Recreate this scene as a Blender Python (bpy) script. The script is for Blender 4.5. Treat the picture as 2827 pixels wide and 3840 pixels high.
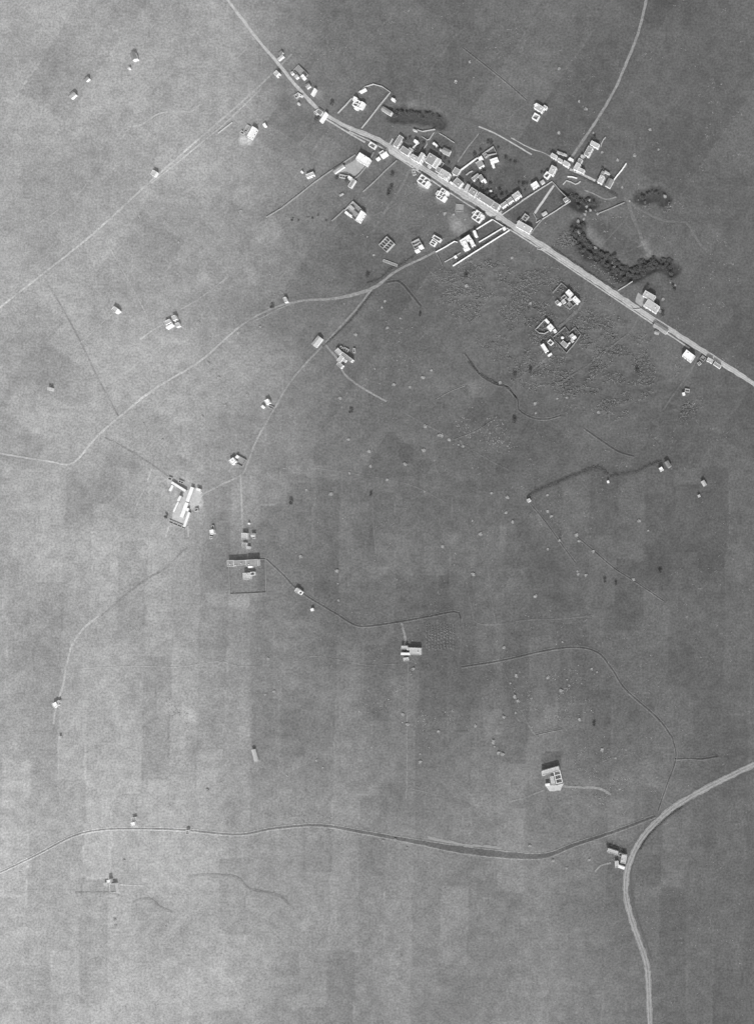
import bpy, math, random
import numpy as np
from mathutils import Vector

# ---------------------------------------------------------------- survey frame
# The place is a plain seen from an aeroplane.  Everything is laid out on a
# survey map: map units (x right, y down), 0.3 m per unit.
MPU = 0.3
CX, CY = 1413.5, 1920.0
NADX, NADY = 2700.0, 2100.0           # point of the map straight below the aeroplane
ALT = 1000.0
rnd = random.Random(7)
nrng = np.random.default_rng(11)

scene = bpy.context.scene
for o in list(bpy.data.objects):
    bpy.data.objects.remove(o)

# ---------------------------------------------------------------- camera
cam = bpy.data.cameras.new('camera')
cam_o = bpy.data.objects.new('camera', cam)
scene.collection.objects.link(cam_o)
cam_o.location = ((NADX - CX) * MPU, (CY - NADY) * MPU, ALT)
cam_o.rotation_euler = (0, 0, 0)
cam.sensor_width = 36
cam.sensor_fit = 'AUTO'
cam.lens = 36 * ALT / (3840 * MPU)
cam.shift_x = -(NADX - CX) / 3840
cam.shift_y = (NADY - CY) / 3840
cam.clip_start = 1
cam.clip_end = 40000
scene.camera = cam_o

# ---------------------------------------------------------------- sky and sun
SUN_EL = math.radians(36)
SUN_AZ = math.radians(-84)            # direction to the sun in the XY plane (from +X): from the foot of the map
world = bpy.data.worlds.new('World')
scene.world = world
world.use_nodes = True
nt = world.node_tree
nt.nodes.clear()
sky = nt.nodes.new('ShaderNodeTexSky')
sky.sky_type = 'NISHITA'
sky.sun_disc = False
sky.sun_elevation = SUN_EL
sky.sun_rotation = math.pi / 2 - SUN_AZ
grey = nt.nodes.new('ShaderNodeRGBToBW')        # panchromatic film: the sky's light without its hue
bg = nt.nodes.new('ShaderNodeBackground')
bg.inputs['Strength'].default_value = 0.15
wo = nt.nodes.new('ShaderNodeOutputWorld')
nt.links.new(sky.outputs[0], grey.inputs[0])
nt.links.new(grey.outputs[0], bg.inputs['Color'])
nt.links.new(bg.outputs[0], wo.inputs['Surface'])
sun = bpy.data.lights.new('sun', 'SUN')
sun.energy = 2.1
sun.angle = math.radians(0.6)
sun.color = (1, 1, 1)
sun_o = bpy.data.objects.new('sun', sun)
scene.collection.objects.link(sun_o)
d = Vector((math.cos(SUN_EL) * math.cos(SUN_AZ), math.cos(SUN_EL) * math.sin(SUN_AZ), math.sin(SUN_EL)))
sun_o.rotation_euler = (-d).to_track_quat('-Z', 'Y').to_euler()
sun_o.location = d * 600 + Vector((0, 0, 400))

vs = scene.view_settings
vs.view_transform = 'Standard'
vs.look = 'None'
vs.exposure = 0.72
vs.gamma = 1
vs.use_curve_mapping = False

COL = scene.collection

# ---------------------------------------------------------------- helpers
TILES = dict(A=(150, 130, .51453), B=(900, 130, .3632), C=(1400, 400, .3632), D=(1900, 330, .42373),
             E=(1200, 700, .3632), F=(1900, 950, .49637), G=(150, 900, .54479), H=(500, 1700, .42373),
             I=(950, 1100, .31192), J=(1100, 2000, .48426), K=(1800, 1650, .5569), L=(1800, 2400, .5569),
             M=(150, 2300, .57506), N=(150, 2900, .69613), O=(1420, 480, .21186), P=(1700, 500, .1816),
             Q=(2000, 500, .21186), R=(1500, 130, .69613), S=(1000, 1300, .57506), U=(1000, 2700, .60533),
             V=(1900, 3000, .49637), W=(2000, 700, .43584), X=(1000, 330, .30266), Y=(1700, 1350, .54479),
             Z=(0, 0, 1.71126), m=(0, 0, 1.0))       # survey sheets: origin and scale on the map


def mp(t, p):
    o = TILES[t]
    return (o[0] + p[0] * o[2], o[1] + p[1] * o[2])


def wxy(t, p, h=0.0):
    """sheet point -> world XY; h corrects the lean of a point standing h above the ground"""
    x, y = mp(t, p)
    k = (ALT - h) / ALT
    x = NADX + (x - NADX) * k
    y = NADY + (y - NADY) * k
    return Vector(((x - CX) * MPU, (CY - y) * MPU))


def mesh_obj(name, verts, faces, mat, parent=None, loc=(0, 0, 0), mats=None, idx=None, smooth=False):
    me = bpy.data.meshes.new(name)
    me.from_pydata([tuple(v) for v in verts], [], faces)
    if mats:
        for m_ in mats:
            me.materials.append(m_)
        me.polygons.foreach_set('material_index', idx)
    else:
        me.materials.append(mat)
    if smooth:
        me.polygons.foreach_set('use_smooth', [True] * len(me.polygons))
    me.update()
    o = bpy.data.objects.new(name, me)
    COL.objects.link(o)
    o.location = loc
    if parent is not None:
        o.parent = parent
    return o


def tag(o, label=None, cat=None, group=None, kind=None):
    if label: o['label'] = label
    if cat: o['category'] = cat
    if group: o['group'] = group
    if kind: o['kind'] = kind
    return o


def make_mat(name, a, var=0.25, s1=0.5, s2=0.06, rough=0.9, bump=0.0, spec=0.2, attr=None):
    m = bpy.data.materials.new(name)
    m.use_nodes = True
    n = m.node_tree.nodes
    l = m.node_tree.links
    b = n['Principled BSDF']
    b.inputs['Roughness'].default_value = rough
    b.inputs['Specular IOR Level'].default_value = spec
    g = n.new('ShaderNodeNewGeometry')
    n1 = n.new('ShaderNodeTexNoise'); n1.inputs['Scale'].default_value = s1; n1.inputs['Detail'].default_value = 6
    n1.inputs['Roughness'].default_value = 0.7
    n2 = n.new('ShaderNodeTexNoise'); n2.inputs['Scale'].default_value = s2; n2.inputs['Detail'].default_value = 4
    l.new(g.outputs['Position'], n1.inputs['Vector']); l.new(g.outputs['Position'], n2.inputs['Vector'])
    r1 = n.new('ShaderNodeMapRange')
    r1.inputs[1].default_value = 0.28; r1.inputs[2].default_value = 0.72
    r1.inputs[3].default_value = 1 - var; r1.inputs[4].default_value = 1 + var
    r2 = n.new('ShaderNodeMapRange')
    r2.inputs[1].default_value = 0.3; r2.inputs[2].default_value = 0.7
    r2.inputs[3].default_value = 1 - var * .3; r2.inputs[4].default_value = 1 + var * .3
    l.new(n1.outputs[0], r1.inputs[0]); l.new(n2.outputs[0], r2.inputs[0])
    mu = n.new('ShaderNodeMath'); mu.operation = 'MULTIPLY'
    l.new(r1.outputs[0], mu.inputs[0]); l.new(r2.outputs[0], mu.inputs[1])
    mu2 = n.new('ShaderNodeMath'); mu2.operation = 'MULTIPLY'; mu2.use_clamp = True
    l.new(mu.outputs[0], mu2.inputs[0])
    if attr:
        at = n.new('ShaderNodeAttribute'); at.attribute_name = attr
        l.new(at.outputs['Fac'], mu2.inputs[1])
    else:
        mu2.inputs[1].default_value = a
    l.new(mu2.outputs[0], b.inputs['Base Color'])
    if bump:
        bn = n.new('ShaderNodeBump'); bn.inputs['Strength'].default_value = bump; bn.inputs['Distance'].default_value = 0.6
        l.new(n1.outputs[0], bn.inputs['Height']); l.new(bn.outputs[0], b.inputs['Normal'])
    return m


MAT = {}
MAT['soil'] = make_mat('field_soil', 0.15, 0.42, 0.42, 0.09, 0.95, 0.35, 0.1, attr='tone')
MAT['road'] = make_mat('dusty_road', 0.40, 0.34, 0.35, 0.07)
MAT['worn'] = make_mat('worn_soil', 0.2, 0.42, 0.4, 0.05, 0.95, 0.2, 0.1, attr='tone')
MAT['track'] = make_mat('earth_track', 0.36, 0.2, 0.5, 0.08)
MAT['faint'] = make_mat('faint_path', 0.26, 0.2, 0.5, 0.08)
MAT['lane'] = make_mat('shaded_lane_earth', 0.11, 0.2, 0.5, 0.08)  # lane earth, its shade put into the tone
MAT['damp'] = make_mat('damp_earth', 0.15, 0.2, 0.5, 0.08)
MAT['bed'] = make_mat('edge_shade_tone', 0.10, 0.25, 0.6, 0.1)  # dark tone of the painted shadow line at the road edge
MAT['bank'] = make_mat('ditch_bank', 0.20, 0.25, 0.5, 0.1)
MAT['plaster'] = make_mat('white_plaster', 0.74, 0.2, 0.6, 0.15, 0.85)
MAT['stone'] = make_mat('pale_stone', 0.42, 0.2, 0.8, 0.15, 0.9)
MAT['dullstone'] = make_mat('dull_stone', 0.27, 0.2, 0.8, 0.15, 0.9)
MAT['roof_grey'] = make_mat('grey_tile_roof', 0.27, 0.34, 1.1, 0.25, 0.85)
MAT['roof_pale'] = make_mat('pale_terrace_roof', 0.42, 0.3, 1.0, 0.2, 0.85)
MAT['roof_white'] = make_mat('whitewashed_roof', 0.74, 0.16, 0.8, 0.2, 0.8)
MAT['roof_dim'] = make_mat('weathered_roof', 0.20, 0.22, 1.0, 0.2, 0.85)
MAT['floor'] = make_mat('weedy_floor', 0.28, 0.3, 0.9, 0.2)
MAT['yard'] = make_mat('yard_dust', 0.46, 0.2, 0.3, 0.08)
MAT['yarddim'] = make_mat('trodden_yard', 0.33, 0.22, 0.3, 0.08)
MAT['door'] = make_mat('dark_timber', 0.05, 0.2, 2, 0.4)
MAT['leaf'] = make_mat('dark_foliage', 0.115, 0.4, 1.2, 0.1)
MAT['paleleaf'] = make_mat('pale_foliage', 0.40, 0.35, 1.2, 0.1)
MAT['scrub'] = make_mat('scrub_foliage', 0.23, 0.35, 0.6, 0.06)
MAT['weed'] = make_mat('weed_foliage', 0.42, 0.4, 0.6, 0.06)
MAT['bark'] = make_mat('bark', 0.10, 0.3, 2, 0.3)
MAT['rubble'] = make_mat('rubble_stone', 0.52, 0.25, 1.2, 0.2)
MAT['water'] = make_mat('still_water', 0.06, 0.15, 0.3, 0.05, 0.35)

# ---------------------------------------------------------------- polylines
def smooth_line(pts, step):
    """Catmull-Rom through pts (world XY), resampled"""
    if len(pts) < 3:
        P = [pts[0], pts[0], *pts[1:], pts[-1]]
        P = [pts[0]] + list(pts) + [pts[-1]]
    else:
        P = [pts[0] * 2 - pts[1]] + list(pts) + [pts[-1] * 2 - pts[-2]]
    out = []
    for i in range(1, len(P) - 2):
        a, b, c, e = P[i - 1], P[i], P[i + 1], P[i + 2]
        n = max(1, int((c - b).length / step))
        for k in range(n):
            t = k / n
            out.append(0.5 * ((2 * b) + (c - a) * t + (2 * a - 5 * b + 4 * c - e) * t * t + (3 * b - a - 3 * c + e) * t ** 3))
    out.append(P[-2])
    return out


def normals(L):
    N = []
    for i in range(len(L)):
        a = L[max(0, i - 1)]; b = L[min(len(L) - 1, i + 1)]
        t = (b - a).normalized()
        N.append(Vector((-t.y, t.x)))
    return N


def line_pts(t, pts):
    return [wxy(t, p) for p in pts]


REL = dict(faint=(0.0, 1.2), damp=(0.0, 0.80), track=(0.24, 1.36))


def soil_tone(px, py):
    xs, ys, T = GT
    i = np.clip(np.searchsorted(xs, px), 0, len(xs) - 1); j = np.clip(np.searchsorted(ys, py), 0, len(ys) - 1)
    return T[j, i]


def ribbon(name, t, pts, w, mat, z=0.05, step=3.0, offset=0.0, jit=0.2, smooth=True, widths=None):
    """a sheet of road/track lying on the ground; w in map units"""
    L = smooth_line(line_pts(t, pts), step) if smooth else line_pts(t, pts)
    N = normals(L)
    v, f = [], []
    n = len(L)
    for i, (p, q) in enumerate(zip(L, N)):
        ww = w * MPU / 2
        if widths:
            s = i / max(1, n - 1) * (len(widths) - 1)
            k = min(int(s), len(widths) - 2)
            ww = (widths[k] + (widths[k + 1] - widths[k]) * (s - k)) * MPU / 2
        a = ww * (1 + rnd.uniform(-jit, jit)); b = ww * (1 + rnd.uniform(-jit, jit))
        c = p + q * (offset * MPU)
        l_ = c + q * a; r_ = c - q * b
        v += [(l_.x, l_.y, z), (c.x, c.y, z + 0.05), (r_.x, r_.y, z)]
        if i:
            k = 3 * i
            f += [(k - 3, k - 2, k + 1, k), (k - 2, k - 1, k + 2, k + 1)]
    f = [tuple(reversed(q)) for q in f]
    o = mesh_obj(name, v, f, MAT['worn' if mat in REL else mat])
    if mat in REL:                                               # worn or damp versions of the soil they cross
        lo, k = REL[mat]
        P = np.array(v)
        a = o.data.attributes.new('tone', 'FLOAT', 'POINT')
        wob = 1 + .22 * (vnoise(P[:, 0], P[:, 1], 16, 301, 2) - .5) * 2
        a.data.foreach_set('value', np.maximum(lo, soil_tone(P[:, 0], P[:, 1]) * (1 + (k - 1) * wob)))
    tag(o, kind='structure')
    return o


def ditch(name, t, pts, w, bank=4.0, bed='bed', crest=0.22, step=3.0, widths=None):
    """channel between two low banks, one mesh with a bed and two banks"""
    L = smooth_line(line_pts(t, pts), step)
    N = normals(L)
    v, f, idx = [], [], []
    n = len(L)
    for i, (p, q) in enumerate(zip(L, N)):
        hw = w * MPU / 2
        if widths:
            s = i / max(1, n - 1) * (len(widths) - 1)
            k = min(int(s), len(widths) - 2)
            hw = (widths[k] + (widths[k + 1] - widths[k]) * (s - k)) * MPU / 2
        bw = bank * MPU
        j = lambda: rnd.uniform(0.85, 1.15)
        prof = [(hw + bw * j(), -0.05), (hw + bw * .45, crest * j()), (hw * j(), 0.06), (-hw * j(), 0.06), (-hw - bw * .45, crest * j()), (-hw - bw * j(), -0.05)]
        for u, z in prof:
            c = p + q * u
            v.append((c.x, c.y, z))
        if i:
            k = 6 * i
            for m_ in range(5):
                f.append((k - 6 + m_, k - 5 + m_, k + 1 + m_, k + m_)[::-1])
                idx.append(0 if m_ == 2 else 1)
    o = mesh_obj(name, v, f, MAT['worn'])
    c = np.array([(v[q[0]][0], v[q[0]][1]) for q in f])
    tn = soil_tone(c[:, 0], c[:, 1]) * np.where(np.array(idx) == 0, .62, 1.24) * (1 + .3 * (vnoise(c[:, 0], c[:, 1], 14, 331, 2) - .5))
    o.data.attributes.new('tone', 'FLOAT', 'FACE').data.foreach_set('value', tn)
    tag(o, kind='structure')
    return o


def sheet(name, t, pts, mat, z=0.03):
    """patch of bare ground with an uneven outline"""
    L = line_pts(t, pts)
    out = []
    for i in range(len(L)):
        a, b = L[i], L[(i + 1) % len(L)]
        n = max(2, int((b - a).length / 3))
        for k in range(n):
            p = a.lerp(b, k / n)
            out.append((p.x + rnd.uniform(-.7, .7), p.y + rnd.uniform(-.7, .7), z))
    area = sum(out[i][0] * out[(i + 1) % len(out)][1] - out[(i + 1) % len(out)][0] * out[i][1] for i in range(len(out)))
    if area < 0: out.reverse()
    o = mesh_obj(name, out, [tuple(range(len(out)))], MAT[mat])
    tag(o, kind='structure')
    return o


# ---------------------------------------------------------------- ground
def vnoise(x, y, scale, seed, oct=3, pers=0.5):
    tot = np.zeros_like(x); amp = 1.0; s = scale; norm = 0
    for k in range(oct):
        g = np.random.default_rng(seed + k).random((256, 256))
        u = x / s + 1000.37; v = y / s + 1000.71
        iu = np.floor(u).astype(int); iv = np.floor(v).astype(int)
        fu = u - iu; fv = v - iv
        fu = fu * fu * (3 - 2 * fu); fv = fv * fv * (3 - 2 * fv)
        a = g[iu % 256, iv % 256]; b = g[(iu + 1) % 256, iv % 256]
        c = g[iu % 256, (iv + 1) % 256]; d_ = g[(iu + 1) % 256, (iv + 1) % 256]
        tot += amp * ((a * (1 - fu) + b * fu) * (1 - fv) + (c * (1 - fu) + d_ * fu) * fv)
        norm += amp; amp *= pers; s *= 0.5
    return tot / norm


def seg_dist(x, y, pts):
    dmin = np.full(x.shape, 1e9)
    for a, b in zip(pts[:-1], pts[1:]):
        ex, ey = b.x - a.x, b.y - a.y
        L2 = ex * ex + ey * ey + 1e-9
        t = np.clip(((x - a.x) * ex + (y - a.y) * ey) / L2, 0, 1)
        dmin = np.minimum(dmin, np.hypot(x - a.x - t * ex, y - a.y - t * ey))
    return dmin


def in_poly(x, y, pts):
    ins = np.zeros(x.shape, bool)
    j = len(pts) - 1
    for i in range(len(pts)):
        xi, yi, xj, yj = pts[i].x, pts[i].y, pts[j].x, pts[j].y
        if yi != yj:
            c = ((yi > y) != (yj > y)) & (x < (xj - xi) * (y - yi) / (yj - yi) + xi)
            ins ^= c
        j = i
    return ins


def sstep(a, b, v):
    t = np.clip((v - a) / (b - a), 0, 1)
    return t * t * (3 - 2 * t)


ROUGH = [line_pts('Z', [(960, 580), (1080, 530), (1200, 560), (1300, 640), (1420, 720), (1500, 780), (1560, 900), (1480, 960), (1330, 930), (1200, 880), (1120, 850), (1060, 780), (960, 690), (910, 630)]),
         line_pts('W', [(60, 380), (240, 260), (360, 330), (420, 560), (640, 680), (760, 840), (700, 860), (300, 600), (60, 450)]),
         line_pts('W', [(900, 120), (1180, 130), (1180, 280), (1000, 220)])]
GULLY = [line_pts('W', [(300, 60), (350, 120), (420, 150), (490, 120)]),
         line_pts('W', [(375, 330), (390, 450), (480, 560), (600, 610), (680, 680), (760, 750), (850, 760), (950, 690), (1050, 655), (1120, 670), (1190, 700)]),
         line_pts('W', [(920, 85), (990, 70), (1060, 45), (1120, 85)]),
         line_pts('C', [(215, 70), (350, 80), (470, 90), (620, 95), (690, 150)]),
         line_pts('X', [(180, 1560), (260, 1610), (380, 1620), (500, 1590), (620, 1600), (760, 1640)])]


def build_ground():
    xs = np.concatenate([[-9000, -4000, -1800, -900, -620, -520], np.arange(-470, 471, 2.0), [520, 620, 900, 1800, 4000, 9000]])
    ys = np.concatenate([[-9000, -4000, -1800, -1000, -760, -670], np.arange(-620, 621, 2.0), [670, 760, 1000, 1800, 4000, 9000]])
    X, Y = np.meshgrid(xs, ys)
    nx, ny = len(xs), len(ys)
    x = X.ravel(); y = Y.ravel()
    mx = x / MPU + CX; my = CY - y / MPU                       # map units
    # --- albedo of the soil and crops, parcel by parcel, with the western haze painted in
    def plots(ang, wx, wy, seed):
        c, s = math.cos(ang), math.sin(ang)
        u = x * c - y * s + 5000; v = x * s + y * c + 5000
        u = u + 5 * (vnoise(x, y, 60, seed + 9) - .5)
        cu = np.floor(u / wx).astype(int)
        off = np.random.default_rng(seed).random(4000)[cu % 4000] * wy
        hgt = wy * (0.6 + 0.9 * np.random.default_rng(seed + 1).random(4000)[cu % 4000])
        cv = np.floor((v + off) / hgt).astype(int)
        r = np.random.default_rng(seed + 2).random((512, 512))[cu % 512, cv % 512]
        du = np.minimum(u / wx - cu, 1 - (u / wx - cu)) * wx
        fv = (v + off) / hgt - cv
        dv = np.minimum(fv, 1 - fv) * hgt
        e = np.random.default_rng(seed + 3).random((512, 512))[cu % 512, cv % 512]
        edge = (np.minimum(du, dv) < 1.1) * (e > .35)
        return r, edge * (e - .62) * .55
    low = sstep(1650, 1900, my + 120 * (vnoise(x, y, 90, 5) - .5))
    (pa, ea), (pb, eb) = plots(0.03, 31, 120, 21), plots(math.radians(34), 62, 70, 41)
    pr = np.where(low > .5, pa, pb); pe = np.where(low > .5, ea, eb)
    wob = 160 * (vnoise(x, y, 120, 3) - .5)
    west = 1 - sstep(500, 1500, mx + wob)                       # hazy brightening of the west side, painted in as paler soil
    foot = sstep(2400, 3300, my + wob) * (1 - sstep(1900, 2700, mx + wob))
    east = sstep(1900, 2700, mx + wob)
    tone = 0.120 + 0.160 * west + 0.078 * foot * (1 - west * .5) - 0.012 * east
    tone *= (0.885 + 0.23 * pr) * (1 + pe * sstep(.35, .6, vnoise(x, y, 30, 55)))
    tone *= 0.80 + 0.40 * vnoise(x, y, 70, 61, 3, 0.55)
    tone *= 0.88 + 0.24 * vnoise(x, y, 10, 71, 3, 0.7)
    def patch(t, pts, f, soft=0):
        nonlocal tone
        m_ = in_poly(x + 2 * (vnoise(x, y, 12, 81) - .5), y + 2 * (vnoise(x, y, 12, 83) - .5), line_pts(t, pts))
        tone = np.where(m_, tone * f, tone)
    def blot(t, p, r, f):
        nonlocal tone
        c = wxy(t, p)
        d_ = np.hypot(x - c.x, y - c.y) / (r * MPU) + 0.9 * (vnoise(x, y, 14, 91) - .5)
        tone = tone * (1 + (f - 1) * (1 - sstep(0.45, 1.1, d_)))
    # parcels and patches that can be told apart
    for t, pts, f in [
        ('S', [(1295, 240), (1400, 200), (1520, 260), (1450, 320), (1340, 335)], 1.22),
        ('S', [(1100, 330), (1290, 245), (1340, 335), (1450, 320), (1520, 262), (1640, 380), (1470, 500), (1220, 610), (980, 420)], 0.94),
        ('Z', [(550, 500), (600, 470), (625, 512), (572, 548)], 1.15),
        ('J', [(640, 0), (870, 0), (925, 325), (660, 325)], 1.14), ('J', [(1150, 0), (1290, 0), (1280, 90), (1150, 100)], 1.12),
        ('K', [(330, 500), (410, 490), (465, 590), (350, 615)], 1.2), ('K', [(130, 570), (220, 550), (270, 720), (250, 790), (130, 780)], 1.13),
        ('K', [(170, 870), (290, 860), (320, 1010), (180, 1020)], 1.15),
        ('Z', [(375, 1420), (552, 1420), (552, 1640), (375, 1640)], 1.10), ('Z', [(455, 1298), (545, 1300), (545, 1330), (455, 1330)], 1.14),
        ('Z', [(1055, 1500), (1095, 1460), (1130, 1600), (1060, 1620)], 1.10), ('Z', [(545, 1310), (600, 1310), (600, 1640), (550, 1640)], 0.93),
        ('L', [(412, 755), (545, 750), (545, 850), (412, 870)], 0.72),  # darker square of ground above the courtyard farm
        ('H', [(850, 1000), (1172, 935), (1178, 1230), (862, 1245)], 0.86),
        ('C', [(960, 620), (1300, 600), (1560, 640), (1600, 760), (1480, 880), (1300, 1000), (1080, 860), (880, 720)], 0.84),
        ('C', [(300, 300), (520, 330), (650, 250), (760, 330), (880, 480), (760, 600), (640, 480), (500, 460), (430, 430)], 0.80),
        ('D', [(0, 1100), (390, 840), (560, 1000), (310, 1150), (230, 1090), (80, 1180)], 0.84),
        ('C', [(1230, 1180), (1340, 1250), (960, 1480), (720, 1600), (650, 1510), (840, 1400)], 0.95),
        ('X', [(0, 430), (400, 690), (560, 520), (640, 400), (480, 270), (200, 120)], 0.90),
        ('F', [(345, 300), (412, 225), (465, 272), (550, 355), (470, 425), (400, 365)], 0.80),
        ('F', [(345, 640), (440, 555), (470, 600), (515, 560), (560, 615), (450, 755)], 0.80),
        ('F', [(285, 500), (215, 580), (270, 610), (340, 570)], 0.9)]:
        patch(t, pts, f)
    for t, p, r, f in [
        ('C', (900, 1180), 60, 1.45), ('C', (870, 1270), 34, 1.4), ('C', (530, 820), 34, 1.5), ('C', (700, 960), 26, 1.4), ('C', (1000, 980), 30, 1.2),
        ('X', (1100, 1010), 42, 1.5), ('X', (1160, 1600), 30, 1.35), ('X', (1250, 1560), 26, 1.25), ('X', (640, 100), 30, 1.25), ('X', (700, 170), 22, 1.2),
        ('B', (40, 1090), 22, 1.8), ('B', (95, 1110), 16, 1.8), ('W', (500, 420), 30, 1.5), ('W', (560, 480), 26, 1.6), ('W', (450, 360), 20, 1.4),
        ('W', (640, 560), 26, 1.25), ('W', (760, 620), 40, 1.15), ('W', (960, 500), 26, 1.35), ('W', (1000, 560), 26, 1.3), ('W', (940, 60), 20, 1.25),
        ('H', (100, 840), 50, 1.2), ('H', (560, 420), 30, 1.45), ('H', (430, 470), 34, 1.4), ('H', (330, 240), 24, 1.3), ('H', (450, 260), 24, 1.25),
        ('M', (960, 670), 40, 1.3), ('M', (840, 610), 24, 1.2), ('G', (1130, 260), 36, 1.16), ('G', (1480, 240), 40, 1.14), ('A', (1500, 1180), 50, 1.14),
        ('A', (900, 930), 40, 1.14), ('F', (280, 830), 24, 1.35), 
        ('C', (440, 1260), 36, 0.88), ('C', (1000, 760), 30, 0.85), 
        ('D', (600, 1020), 28, 0.7), ('D', (660, 1040), 26, 0.72), ('V', (1150, 480), 60, 0.86), ('V', (1100, 380), 40, 1.14),
        ('X', (230, 170), 40, 0.86), ('L', (480, 500), 36, 1.12), ('L', (860, 740), 26, 1.12), ('L', (60, 40), 60, 1.05), ('K', (440, 160), 60, 1.12),
        ('R', (60, 380), 30, 1.25), ('X', (1420, 420), 40, 1.12)]:
        blot(t, p, r, f)
    for t, p, wd, hg, f in [('S', (300, 640), 90, 130, .88), ('S', (560, 700), 120, 90, 1.10), ('S', (860, 640), 90, 120, .88), ('S', (1000, 880), 130, 100, 1.1), ('S', (1250, 880), 110, 150, .9), ('S', (560, 1150), 130, 160, .9),
                            ('J', (150, 300), 120, 200, .9), ('J', (420, 420), 90, 160, 1.1), ('J', (1120, 330), 130, 90, .88), ('J', (350, 1250), 100, 260, 1.1), ('J', (620, 1350), 110, 240, .9), ('J', (1250, 1330), 120, 200, .88),
                            ('M', (520, 420), 110, 160, .9), ('M', (760, 520), 90, 150, 1.1), ('M', (950, 800), 120, 120, .9), ('M', (700, 1050), 150, 130, 1.09), ('M', (1200, 700), 90, 150, .9), ('U', (700, 400), 130, 170, .9),
                            ('U', (1150, 550), 120, 160, 1.1), ('U', (1300, 1000), 160, 90, .92), ('K', (900, 560), 150, 120, .9), ('K', (1000, 700), 110, 120, 1.1), ('K', (480, 1050), 130, 110, .9), ('L', (1000, 400), 160, 120, .9), ('L', (650, 700), 120, 110, 1.1)]:
        patch(t, [p, (p[0] + wd, p[1] - 8), (p[0] + wd + 8, p[1] + hg), (p[0] + 5, p[1] + hg + 6)], f)
    rough = np.zeros(x.shape)
    for P in ROUGH:
        rough = np.maximum(rough, in_poly(x, y, P) * sstep(0, 24, seg_dist(x, y, list(P) + [P[0]])))
    tone *= 1 - 0.03 * rough
    gd = np.full(x.shape, 1e9)
    for P in GULLY[:4]:
        gd = np.minimum(gd, seg_dist(x, y, P))
    g = 1 - sstep(5, 12, gd + 5 * (vnoise(x, y, 18, 97) - .5))
    tone *= 1 - 0.42 * g                                        # damp, thickly grown gully bottom
    tone = np.clip(tone, 0.045, 0.5)
    # --- relief (always below the road level)
    z = -0.03 - 0.10 * vnoise(x, y, 7, 101, 2)
    ridg = 1 - np.abs(2 * vnoise(x * .55 + y * .25, y * 1.1 - x * .2, 9, 111, 3) - 1)
    z -= rough * 1.1 * (1 - ridg)
    z -= 2.2 * g
    v = np.stack([x, y, z], 1)
    ii = np.arange(nx * ny).reshape(ny, nx)
    f = np.stack([ii[:-1, :-1].ravel(), ii[:-1, 1:].ravel(), ii[1:, 1:].ravel(), ii[1:, :-1].ravel()], 1)
    me = bpy.data.meshes.new('ground')
    me.vertices.add(len(v)); me.vertices.foreach_set('co', v.ravel())
    me.loops.add(f.size); me.loops.foreach_set('vertex_index', f.ravel())
    me.polygons.add(len(f)); me.polygons.foreach_set('loop_start', np.arange(0, f.size, 4))
    me.update(calc_edges=True)
    me.polygons.foreach_set('use_smooth', np.ones(len(f), bool))
    a = me.attributes.new('tone', 'FLOAT', 'POINT')
    a.data.foreach_set('value', tone)
    global GT
    GT = (xs, ys, tone.reshape(ny, nx))
    me.materials.append(MAT['soil'])
    o = bpy.data.objects.new('ground', me)
    COL.objects.link(o)
    tag(o, kind='structure')


build_ground()

# ---------------------------------------------------------------- roads, lanes, tracks
MAIN = [(470, -40), (560, 80), (605, 133), (640, 177), (680, 222), (710, 248), (760, 277), (830, 307), (900, 352), (1000, 416), (1085, 469), (1150, 513), (1280, 599), (1410, 686), (1510, 750), (1570, 789), (1700, 872)]
ribbon('road', 'Z', MAIN, 17, 'road', z=0.10, step=5, widths=[10, 11, 12, 15, 20, 26, 20, 20, 20, 20, 18, 16])
ribbon('footpath', 'Z', [(765, 288), (830, 320), (905, 368), (1000, 432), (1060, 470)], 5, 'road', z=0.08, step=5, jit=.25)
ribbon('footpath', 'Z', [(1112, 500), (1200, 556), (1300, 623), (1400, 690), (1510, 763)], 5, 'road', z=0.08, step=5, jit=.2)
ribbon('footpath', 'Z', [(705, 255), (760, 289), (800, 312)], 6, 'road', z=0.08, step=5, jit=.2)
ribbon('square', 'O', [(150, 330), (300, 420), (480, 530), (620, 610), (740, 680)], 30, 'yard', z=0.06, step=3)
ribbon('square', 'C', [(780, 800), (900, 880), (1030, 960)], 26, 'yard', z=0.06, step=3)
ribbon('square', 'P', [(700, 1560), (860, 1660), (1000, 1720)], 34, 'yard', z=0.07, step=3)
# the straight double road in the north-west
NW = [(640, 118), (600, 158), (545, 210), (430, 310), (330, 398), (225, 494), (180, 533), (105, 592), (-20, 690)]
ribbon('road', 'Z', NW, 7, 'track', z=0.08, step=6)
ribbon('footpath', 'A', [(1620, 400), (1490, 530), (1320, 690), (1230, 760), (1000, 950), (820, 1090)], 5, 'track', z=0.06, step=6, offset=-6, jit=.25)
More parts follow.
